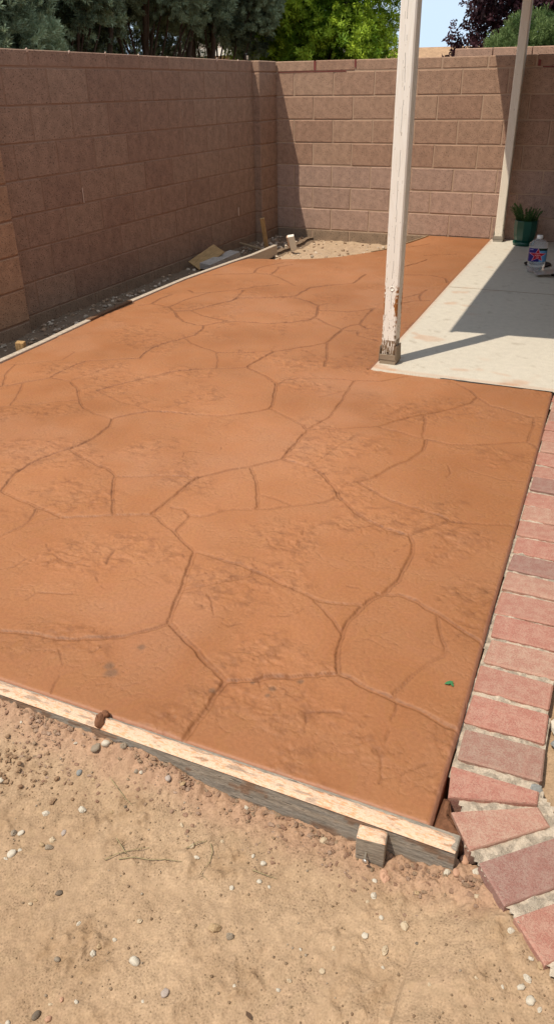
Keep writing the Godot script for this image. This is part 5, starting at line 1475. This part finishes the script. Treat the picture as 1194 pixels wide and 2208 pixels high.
# ---------------------------------------------------------------- houses in the distance
func house(label: String, at: Vector3, turn: float, w: float, d: float, eave: float, ridge: float, roof_mat: Material) -> void:
	var h := base("neighbour_house", at, turn)
	tag(h, label, "house")
	put("wall", chamfer_box(Vector3(w, eave + 0.3, d), 0.01), M.stucco, h, Transform3D(Basis.IDENTITY, Vector3(0, (eave - 0.3) * 0.5, 0)))
	var st := SurfaceTool.new(); st.begin(Mesh.PRIMITIVE_TRIANGLES); st.set_smooth_group(-1)
	var x := w * 0.5 + 0.4
	var z := d * 0.5 + 0.4
	var r := maxf(0.2, w * 0.5 - d * 0.5)
	var c := [Vector3(-x, eave, z), Vector3(x, eave, z), Vector3(x, eave, -z), Vector3(-x, eave, -z), Vector3(-r, ridge, 0), Vector3(r, ridge, 0)]
	for t in [[0, 4, 5], [0, 5, 1], [2, 5, 4], [2, 4, 3], [1, 5, 2], [3, 4, 0], [0, 1, 2], [0, 2, 3]]:
		for k in t: st.add_vertex(c[k])
	st.generate_normals()
	put("roof", st.commit(), roof_mat, h)
	for s in [[0, z, w + 0.8, 0.02], [0, -z, w + 0.8, 0.02], [x, 0, 0.02, d + 0.8], [-x, 0, 0.02, d + 0.8]]:
		put("fascia", chamfer_box(Vector3(s[2], 0.18, s[3]), 0.004), M.white_trim, h, Transform3D(Basis.IDENTITY, Vector3(s[0], eave - 0.07, s[1])))
	for k in 3:
		var win := put("window", chamfer_box(Vector3(1.2, 1.0, 0.08), 0.01), M.white_trim, h, Transform3D(Basis.IDENTITY, Vector3((k - 1) * w * 0.3, eave - 0.9, d * 0.5 + 0.01)))
		for s in [-1, 1]: put("pane", chamfer_box(Vector3(0.52, 0.88, 0.02), 0.004), M.dark_pane, win, Transform3D(Basis.IDENTITY, Vector3(s * 0.28, 0, 0.036)))

func make_houses() -> void:
	house("tan house with a pale fascia glimpsed through the juniper stems", Vector3(-11.0, -0.2, -25.0), 0.1, 4.6, 5.0, 2.45, 3.6, M.grey_roof)
	house("distant house whose tan roof shows beside the patio post", Vector3(-15.0, -0.3, -62.0), 0.1, 15.0, 9.0, 2.4, 3.95, M.tan_roof)

# ---------------------------------------------------------------- stones, clods and litter
func on_ground(x: float, z: float) -> float:
	return ground_h(x, z)

func make_stones() -> void:
	var kinds := []
	for i in 4: kinds.append(pebble_mesh(500 + i, 0.1))
	for i in 4: kinds.append(pebble_mesh(520 + i, 0.75))
	var tone := {"white": Color(0.67, 0.61, 0.52), "pale": Color(0.62, 0.5, 0.36), "tan": Color(0.5, 0.36, 0.22), "grey": Color(0.33, 0.27, 0.21), "dark": Color(0.2, 0.16, 0.125), "blue": Color(0.3, 0.31, 0.31), "pink": Color(0.6, 0.36, 0.25), "lilac": Color(0.5, 0.42, 0.38)}
	var flat := tone
	for s in stone_list():
		var w: PackedStringArray = s[0].split(" ")
		var x := w[0].to_float()
		var z := w[1].to_float()
		var size := w[2].to_float()
		var key := w[3]
		rng.seed = int(absf(x) * 7919 + absf(z) * 104729)
		var o := base("stone" if size > 0.024 else "pebble", Vector3(x, on_ground(x, z) + size * 0.1, z), rng.randf() * TAU)
		if s[1] == "": tag(o, "small pale pebble lying loose on the dry dirt", "pebble", "small pebbles scattered on the dirt")
		else: tag(o, s[1], "stone" if size > 0.024 else "pebble", "stones lying on the dirt")
		var k := rng.randi() % 4 + (4 if key not in ["dark", "lilac", "blue"] and rng.randf() < 0.75 else 0)
		var c: Color = tone[key]
		var m: StandardMaterial3D = M.get("stone_" + key)
		if m == null:
			m = material("stone_" + key, c.linear_to_srgb(), 0.8); m.albedo_texture = T.concrete; relief(m, T.concrete_h, 0.12); tri(m, Vector3.ONE * 1.3, false)
		put("body", kinds[k], m, o, Transform3D(Basis.from_euler(Vector3(rng.randf_range(-0.3, 0.3), 0, rng.randf_range(-0.3, 0.3))) * Basis.from_scale(Vector3(size, size * rng.randf_range(0.5, 0.75), size * rng.randf_range(0.6, 0.95)) * 1.12), Vector3.ZERO))
	# what nobody could count: grit, clods of slurry along the form, rubble in the shade
	rng.seed = 77
	var gp := []; var gt := []
	for i in 5200:
		var x := rng.randf_range(-1.5, 0.35)
		var z := rng.randf_range(-1.0, -0.42)
		if nb.get_noise_2d(x * 3.0, z * 3.0) < rng.randf_range(-0.5, 0.4): continue
		if x > -0.09 and z < -0.84 + (x + 0.09) * -0.6 and x < 0.35: continue
		var s := 0.0012 + 0.0044 * pow(rng.randf(), 4.0)
		gp.append(Transform3D(Basis.from_euler(Vector3(rng.randf() * 6, rng.randf() * 6, rng.randf() * 6)).scaled(Vector3.ONE * s), Vector3(x, on_ground(x, z) + s * 0.25, z)))
		gt.append(Color(0.47, 0.34, 0.22).lerp([Color(0.68, 0.58, 0.45), Color(0.36, 0.25, 0.16), Color(0.5, 0.37, 0.25), Color(0.47, 0.32, 0.21)][rng.randi() % 4], rng.randf()))
	tag(scatter("grit", kinds[1], M.crumb, gp, gt), "fine grit and crumbs of soil strewn over the dirt", "grit", "", "stuff")
	gp = []; gt = []
	for i in 9000:
		var x := -1.45 + 1.42 * rng.randf()
		var d := pow(rng.randf(), 2.2) * 0.13
		var z := -0.999 + d
		if nb.get_noise_2d(x * 5.0 + 3.0, z * 5.0) < rng.randf_range(-0.55, 0.25) + d * 2.0: continue
		if absf(x + 0.249) < 0.033 and z < -0.97: continue
		var s := (0.0012 + 0.013 * pow(rng.randf(), 9.0)) * (1.0 - 0.4 * d / 0.13)
		gp.append(Transform3D(Basis.from_euler(Vector3(rng.randf() * 6, rng.randf() * 6, rng.randf() * 6)).scaled(Vector3(s, s, s) * Vector3(rng.randf_range(0.7, 1.4), rng.randf_range(0.45, 0.9), rng.randf_range(0.6, 1.2))), Vector3(x, on_ground(x, z) + s * 0.12, z)))
		gt.append(Color(0.52, 0.34, 0.235).lerp([Color(0.6, 0.44, 0.33), Color(0.46, 0.28, 0.19), Color(0.5, 0.37, 0.25)][rng.randi() % 3], rng.randf()))
	# a heap of darker clods at the left
	for i in 260:
		var x := -1.07 + rng.randfn() * 0.075
		var z := -0.865 + rng.randfn() * 0.03
		var s := 0.002 + 0.012 * pow(rng.randf(), 5.0)
		gp.append(Transform3D(Basis.from_euler(Vector3(rng.randf() * 6, rng.randf() * 6, rng.randf() * 6)).scaled(Vector3(s, s * 0.8, s)), Vector3(x, on_ground(x, z) + s * 0.3, z)))
		gt.append(Color(0.55, 0.38, 0.24).lerp(Color(0.45, 0.29, 0.18), rng.randf()))
	tag(scatter("dirt_clods", kinds[5], M.crumb, gp, gt), "crumbled orange clods of spilled mix along the foot of the form board", "clods", "", "stuff")
	gp = []; gt = []
	for i in 2600:
		var z := rng.randf_range(-7.75, -2.6)
		var x := rng.randf_range(-3.52, -3.09)
		if i % 3 == 0:
			x = rng.randf_range(-3.45, -1.95); z = rng.randf_range(-7.76, -6.3)
			if x > along(pairs("-3.02,-6.131 -2.755,-6.175 -2.547,-6.276 -2.416,-6.365 -2.295,-6.485 -2.188,-6.654 -2.097,-6.784 -2.022,-6.920 -1.925,-7.288 -1.844,-7.677"), z) - 0.05: continue
			if x > -3.1 and rng.randf() < 0.45: continue
		if na.get_noise_2d(x * 4.0, z * 1.6) < rng.randf_range(-0.55, 0.3): continue
		var s := 0.006 + 0.034 * pow(rng.randf(), 3.5)
		gp.append(Transform3D(Basis.from_euler(Vector3(rng.randf() * 6, rng.randf() * 6, rng.randf() * 6)).scaled(Vector3(s, s * 0.7, s)), Vector3(x, on_ground(x, z) + s * 0.2, z)))
		gt.append([Color(0.5, 0.42, 0.33), Color(0.66, 0.56, 0.44), Color(0.4, 0.29, 0.2), Color(0.36, 0.25, 0.17)][rng.randi() % 4] * rng.randf_range(0.9, 1.4))
	tag(scatter("rubble", kinds[4], M.crumb, gp, gt), "loose gravel and rubble in the strip by the side wall and in the corner", "rubble", "", "stuff")
	# gravel beyond the pavers
	for s in [[0.065, -1.46, 0.05, "white", "white quarried rock touching the pavers where they meet the picture edge"], [0.072, -1.405, 0.042, "blue", "blue grey rock beside the paver edging below the white rock"], [0.118, -1.215, 0.075, "white", "large flat pinkish white rock beyond the first fanned paver"], [0.036, -1.242, 0.026, "blue", "small glassy white stone lodged in the mortar between two pavers"]]:
		rng.seed = int(s[0] * 9999)
		var o := base("rock", Vector3(s[0], -0.038 + s[2] * 0.2, s[1]), rng.randf() * 6.0)
		tag(o, s[4], "rock")
		put("body", kinds[4 + rng.randi() % 4], M["stone_" + s[3]], o, Transform3D(Basis.from_scale(Vector3(s[2] * 1.1, s[2] * 0.6, s[2])), Vector3(0, 0.012 if s[2] < 0.03 else 0.0, 0)))
	# dry twigs
	for t in twig_list():
		var p := pairs(t[0])
		var path := []
		for i in p.size(): path.append(Vector3(p[i].x, on_ground(p[i].x, p[i].y) + 0.004 + 0.003 * (i % 2), p[i].y))
		var tw := base("dry_twig")
		tag(tw, t[1], "twig")
		put("stem", tube_mesh([path], 0.0012, 0.0006, 5), M.twig, tw)
		rng.seed = int(absf(p[0].x) * 5000)
		for k in 7:
			var q: Vector3 = path[1 + k % (path.size() - 1)].lerp(path[k % (path.size() - 1)], rng.randf())
			put("spine", tube_mesh([[q, q + Vector3(rng.randf_range(-0.012, 0.012), 0.002, rng.randf_range(-0.012, 0.012))]], 0.0006, 0.0003, 4), M.dark_scrap, tw)
	# leaf scrap on the slab, and two brown leaf bits
	var leaf := base("leaf_scrap", Vector3(-0.205, 0.004, -1.470), 0.6)
	tag(leaf, "tiny green leaf scrap lying on the stamped slab near the pavers", "leaf")
	put("blade", leaf_bit(0.013), M.green_scrap, leaf)
	put("blade", leaf_bit(0.009), M.green_scrap, leaf, Transform3D(Basis.from_euler(Vector3(0, 1.9, 0.3)), Vector3(0.004, 0.001, 0.005)))
	for s in [[-0.345, -0.615, "brown curled leaf scrap on the dirt at the foot of the picture"], [-0.36, -0.675, "upright dark leaf scrap in the dirt below the stake"], [-0.06, -0.64, "dark brown leaf scrap in the dirt below the fanned pavers"]]:
		var o := base("leaf_scrap", Vector3(s[0], on_ground(s[0], s[1]) + 0.003, s[1]), s[0] * 20.0)
		tag(o, s[2], "leaf")
		put("blade", leaf_bit(0.009), M.dark_scrap, o)

func leaf_bit(s: float) -> ArrayMesh:
	var st := SurfaceTool.new(); st.begin(Mesh.PRIMITIVE_TRIANGLES)
	var o := [Vector3(-s, 0, 0), Vector3(-s * 0.3, s * 0.15, s * 0.45), Vector3(s * 0.5, s * 0.3, s * 0.3), Vector3(s, s * 0.1, 0), Vector3(s * 0.4, s * 0.25, -s * 0.35), Vector3(-s * 0.3, s * 0.1, -s * 0.4)]
	for t in [[0, 1, 5], [1, 2, 4], [1, 4, 5], [2, 3, 4]]:
		for k in t: st.add_vertex(o[k])
	st.generate_normals()
	return st.commit()

# ---------------------------------------------------------------- the scene
func _ready() -> void:
	var cam := Camera3D.new()
	cam.name = "camera"
	cam.fov = 68.18
	cam.near = 0.05
	cam.far = 600.0
	cam.position = Vector3(0, 1.296, 0)
	cam.rotation = Vector3(-0.51135, 0.42491, -0.01483)
	add_child(cam)
	cam.current = true
	var env := Environment.new()
	env.background_mode = Environment.BG_SKY
	var sky := Sky.new()
	var psm := ProceduralSkyMaterial.new()
	psm.sky_top_color = Color(0.79, 0.84, 0.90)
	psm.sky_horizon_color = Color(0.77, 0.86, 0.95)
	psm.sky_curve = 0.16
	psm.ground_bottom_color = Color(0.42, 0.34, 0.26)
	psm.ground_horizon_color = Color(0.62, 0.58, 0.52)
	psm.sun_angle_max = 12.0
	sky.sky_material = psm
	env.sky = sky
	env.background_energy_multiplier = 1.15
	env.tonemap_mode = Environment.TONE_MAPPER_LINEAR
	env.tonemap_exposure = 1.08
	env.sdfgi_enabled = true
	env.ssao_enabled = true
	env.ssil_enabled = true
	var we := WorldEnvironment.new()
	we.name = "sky"
	we.environment = env
	add_child(we)
	var sun := DirectionalLight3D.new()
	sun.name = "sun"
	sun.light_color = Color(1.0, 0.955, 0.88)
	sun.light_energy = 1.35
	sun.light_angular_distance = 0.5
	sun.shadow_enabled = true
	add_child(sun)
	sun.look_at_from_position(Vector3.ZERO, Vector3(0.258, -1.0, -0.42), Vector3.UP)
	na.seed = 1; na.frequency = 1.0; na.fractal_octaves = 4
	nb.seed = 2; nb.frequency = 1.0; nb.fractal_octaves = 3
	nc.seed = 3; nc.frequency = 1.0; nc.fractal_octaves = 3
	nr.seed = 4; nr.frequency = 1.0; nr.fractal_type = FastNoiseLite.FRACTAL_RIDGED; nr.fractal_octaves = 4
	var t0 := Time.get_ticks_msec()
	make_textures(); make_materials()
	print("textures ", Time.get_ticks_msec() - t0); t0 = Time.get_ticks_msec()
	make_ground()
	print("ground ", Time.get_ticks_msec() - t0); t0 = Time.get_ticks_msec()
	make_slab()
	print("slab ", Time.get_ticks_msec() - t0); t0 = Time.get_ticks_msec()
	make_walls()
	make_patio()
	make_cover()
	make_forms()
	make_patio_things()
	print("built ", Time.get_ticks_msec() - t0); t0 = Time.get_ticks_msec()
	make_trees()
	make_houses()
	print("trees ", Time.get_ticks_msec() - t0); t0 = Time.get_ticks_msec()
	make_stones()
	print("stones ", Time.get_ticks_msec() - t0)

# Stones one can tell apart: plan place, size and tone, and what each looks like.
func stone_list() -> Array:
	return [
		["-1.188 -1.009 0.0153 tan", "rounded tan stone at the far left below the mud covered form board"],
		["-1.129 -0.976 0.0080 white", "tiny white pebble close below the rounded tan stone"],
		["-0.969 -0.976 0.0089 white", "tiny white pebble a little way beside the flat grey rock chip"],
		["-0.914 -0.980 0.0242 grey", "flat grey rock chip at the foot of the form board below the mud clod"],
		["-0.894 -0.994 0.0198 white", "pinkish white lump beside the flat grey rock chip"],
		["-0.850 -1.004 0.0197 grey", "smooth round grey stone against the soil heaped on the form board"],
		["-0.919 -0.919 0.0150 blue", "small blue grey pebble alone below the flat grey rock chip"],
		["-0.883 -0.921 0.0085 tan", "tiny tan pebble close beside the small blue grey pebble"],
		["-1.071 -0.834 0.0138 white", "pale oblong stone half cut by the picture edge below the clod heap"],
		["-0.794 -0.964 0.0106 grey", "tiny grey pebble just below the smooth round grey stone"],
		["-0.781 -0.966 0.0117 white", "white pebble next to a brown one below the round grey stone"],
		["-0.718 -0.976 0.0158 lilac", "lilac white egg shaped stone below the middle of the form board"],
		["-0.684 -0.980 0.0146 tan", "smooth tan pebble just beside the lilac white stone"],
		["-0.926 -0.807 0.0153 white", "bright white chip of rock above the paired pebbles at the far left"],
		["-0.857 -0.845 0.0173 white", "white stone with a dark ring above the dry twigs"],
		["-0.797 -0.868 0.0102 tan", "tiny tan pebble just below the small blue grey pebble"],
		["-0.775 -0.888 0.0071 dark", "tiny dark pebble just below the smooth round grey stone"],
		["-0.960 -0.743 0.0139 grey", "grey half of the touching pair of pebbles at the far left"],
		["-0.946 -0.749 0.0139 white", "white half of the touching pair of pebbles at the far left"],
		["-0.885 -0.742 0.0127 tan", "tan pebble standing beside the grey wedge shaped stone"],
		["-0.867 -0.743 0.0165 grey", "grey wedge shaped stone under the pale flat one"],
		["-0.872 -0.761 0.0157 pale", "pale flat stone just above the grey wedge shaped stone"],
		["-0.926 -0.699 0.0183 white", "white oval stone with a brown spot, largest of the cluster at the far left"],
		["-0.931 -0.686 0.0096 white", "tiny white pebble close below the white oval stone"],
		["-0.917 -0.713 0.0087 white", "tiny white pebble close beside the white oval stone"],
		["-0.862 -0.785 0.0139 lilac", "faint pinkish grey pebble between the white ring stone and the pale flat stone"],
		["-0.786 -0.671 0.0138 dark", "dark grey stone alone on the smooth dirt below the white oval stone"],
		["-0.712 -0.636 0.0097 white", "small white cube shaped pebble above the tan and white pair"],
		["-0.651 -0.616 0.0120 tan", "tan pebble of the pair beside the white square one"],
		["-0.654 -0.600 0.0119 white", "white square pebble touching the tan one"],
		["-0.633 -0.637 0.0087 white", "tiny white pebble a little way beside the white square pebble"],
		["-0.708 -0.565 0.0119 grey", "grey oval pebble to one side of the white square pebble"],
		["-0.574 -0.616 0.0194 white", "bright white angular stone, the largest white one in the lower dirt"],
		["-0.609 -0.685 0.0115 pale", "faint triangular pale chip above the bright white angular stone"],
		["-0.469 -0.726 0.0209 tan", "two toned tan and grey stone in the middle of the bare dirt"],
		["-0.436 -0.723 0.0147 grey", "lumpy grey stone beside the two toned stone"],
		["-0.494 -0.589 0.0154 lilac", "smooth round grey pebble near the bottom of the picture"],
		["-0.630 -0.518 0.0089 white", "tiny white pebble a little way beside the pinkish flat stone"],
		["-0.682 -0.474 0.0168 dark", "smooth dark grey oval stone in the bottom corner"],
		["-0.658 -0.477 0.0119 pink", "pinkish flat stone beside the dark grey oval stone"],
		["-0.717 -0.444 0.0095 white", "white pebble at the very corner below the dark grey oval stone"],
		["-0.575 -0.846 0.0124 white", "white pebble in the tangle of dry twigs"],
		["-0.640 -0.899 0.0120 pale", "tiny pale pebble just below the smooth tan pebble"],
		["-0.443 -0.887 0.0123 white", "white flat chip beyond the twigs under the form board"],
		["-0.433 -0.846 0.0101 white", "tiny white pebble close below the white flat chip"],
		["-0.477 -0.811 0.0110 white", "tiny white pebble just below the white flat chip"],
		["-0.531 -0.990 0.0122 white", "white chip in the orange crumbs at the foot of the form board"],
		["-0.469 -0.893 0.0086 white", "tiny white pebble close beside the white flat chip"],
		["-0.595 -0.864 0.0116 pale", "tiny pale pebble well below the smooth tan pebble"],
		["-0.817 -0.639 0.0082 tan", "tiny tan pebble a little way beside the dark grey stone"],
		["-0.821 -0.629 0.0091 pale", "tiny pale pebble a little way beside the dark grey stone"],
		["-0.411 -0.844 0.0073 white", "tiny white pebble well above the lumpy grey stone"],
		["-0.543 -0.900 0.0088 pale", "tiny pale pebble just below the white chip"],
		["-0.656 -0.511 0.0089 pink", "tiny pinkish pebble just above the pinkish flat stone"],
		["-0.670 -0.498 0.0081 pale", "tiny pale pebble close above the pinkish flat stone"],
		["-0.388 -0.647 0.0073 white", "tiny white pebble just below the lumpy grey stone"],
		["-0.523 -0.563 0.0064 white", "tiny white pebble a little way beside the smooth round grey pebble"],
		["-0.350 -0.984 0.0146 pale", "pale flat chip in the orange crumbs beside the stake"],
		["-0.217 -0.908 0.0135 white", "white angular pebble below the stake"],
		["-0.224 -0.892 0.0090 pale", "tiny pale pebble close below the white angular pebble"],
		["-0.190 -0.871 0.0088 white", "tiny white pebble just below the white angular pebble"],
		["-0.208 -0.826 0.0121 white", "pale forked stone below the angular pebble under the stake"],
		["-0.145 -0.869 0.0182 pale", "pale grey flat stone alone in the dirt below the form board end"],
		["-0.166 -0.812 0.0177 pale", "cream flat stone with brown specks below the pale grey flat one"],
		["-0.225 -0.940 0.0101 white", "tiny white pebble close beside the flat pinkish slab"],
		["-0.208 -0.955 0.0259 pink", "flat pinkish slab of mortar just below the stake"],
		["-0.097 -0.997 0.0165 white", "whitish grey stone at the foot of the form board near its end"],
		["-0.070 -1.036 0.0186 pink", "angular salmon stone wedged at the end of the form board"],
		["-0.042 -1.015 0.0201 white", "long grey white stone on edge beside the lowest fanned pavers"],
		["-0.080 -1.001 0.0165 pink", "rounded orange lump between the two whitish stones at the form board end"],
		["-0.033 -0.966 0.0116 pale", "small pinkish white chip below the long grey white stone"],
		["0.037 -0.913 0.0127 white", "whitish crumb of mortar beside the fourth fanned paver"],
		["0.076 -0.875 0.0115 white", "white splinter of rock by the lowest corner of the pavers"],
		["0.093 -0.869 0.0138 tan", "flat tan stone beside the white splinter by the pavers"],
		["0.076 -0.839 0.0152 white", "white stone under the flat tan one near the bottom corner"],
		["0.068 -0.820 0.0135 white", "broken white stone with a notch near the bottom corner"],
		["0.086 -0.805 0.0165 white", "long curved white stone lowest in the bottom corner"],
		["-0.251 -0.780 0.0102 pale", "tiny pale pebble a little way beside the pale forked stone"],
		["-0.257 -0.734 0.0108 pale", "tiny pale pebble well below the pale forked stone"],
		["0.101 -0.796 0.0093 white", "tiny white pebble close below the long curved white stone"],
		["-0.142 -0.947 0.0109 tan", "dusty tan lump in the dirt below the form board end"],
		["-0.304 -0.696 0.0098 pale", "tiny pale pebble well below the lumpy grey stone"],
		["0.039 -0.807 0.0080 white", "tiny white pebble close beside the broken white stone"],
		["-0.075 -0.770 0.0080 pale", "tiny pale pebble well below the cream flat stone"],
		["-0.004 -0.805 0.0072 pale", "tiny pale pebble a little way beside the broken white stone"],
		["-0.308 -0.755 0.0059 white", "tiny white pebble well to the side of the pale forked stone"],
		["-0.160 -0.783 0.0066 white", "tiny white pebble close below the cream flat stone"],
		["-0.116 -0.846 0.0059 dark", "tiny dark pebble just below the pale grey flat stone"],
		["-0.316 -0.674 0.0081 white", "tiny white pebble well below the lumpy grey stone"],
	]

func twig_list() -> Array:
	return [
		["-0.743,-0.765 -0.729,-0.781 -0.712,-0.798 -0.687,-0.817 -0.672,-0.828", "dry twig lying across the middle of the dirt"],
		["-0.749,-0.815 -0.730,-0.804 -0.712,-0.794 -0.703,-0.791", "short dry twig crossing the long twig in the dirt"],
		["-0.718,-0.777 -0.689,-0.793 -0.660,-0.801 -0.629,-0.813 -0.597,-0.824", "dark thorny twig below the long dry twig"],
		["-0.603,-0.854 -0.586,-0.873 -0.571,-0.885", "small thorny twig beside the white pebble in the twig tangle"],
		["-0.562,-0.883 -0.549,-0.868 -0.544,-0.846 -0.549,-0.816 -0.526,-0.807", "curved bleached twig beyond the thorny twig"],
		["-0.455,-0.862 -0.431,-0.861 -0.405,-0.865", "thin dark twig under the form board near the stake"],
		["-0.847,-0.935 -0.812,-0.915 -0.781,-0.901 -0.760,-0.893", "straight pale straw below the round grey stone"],
	]
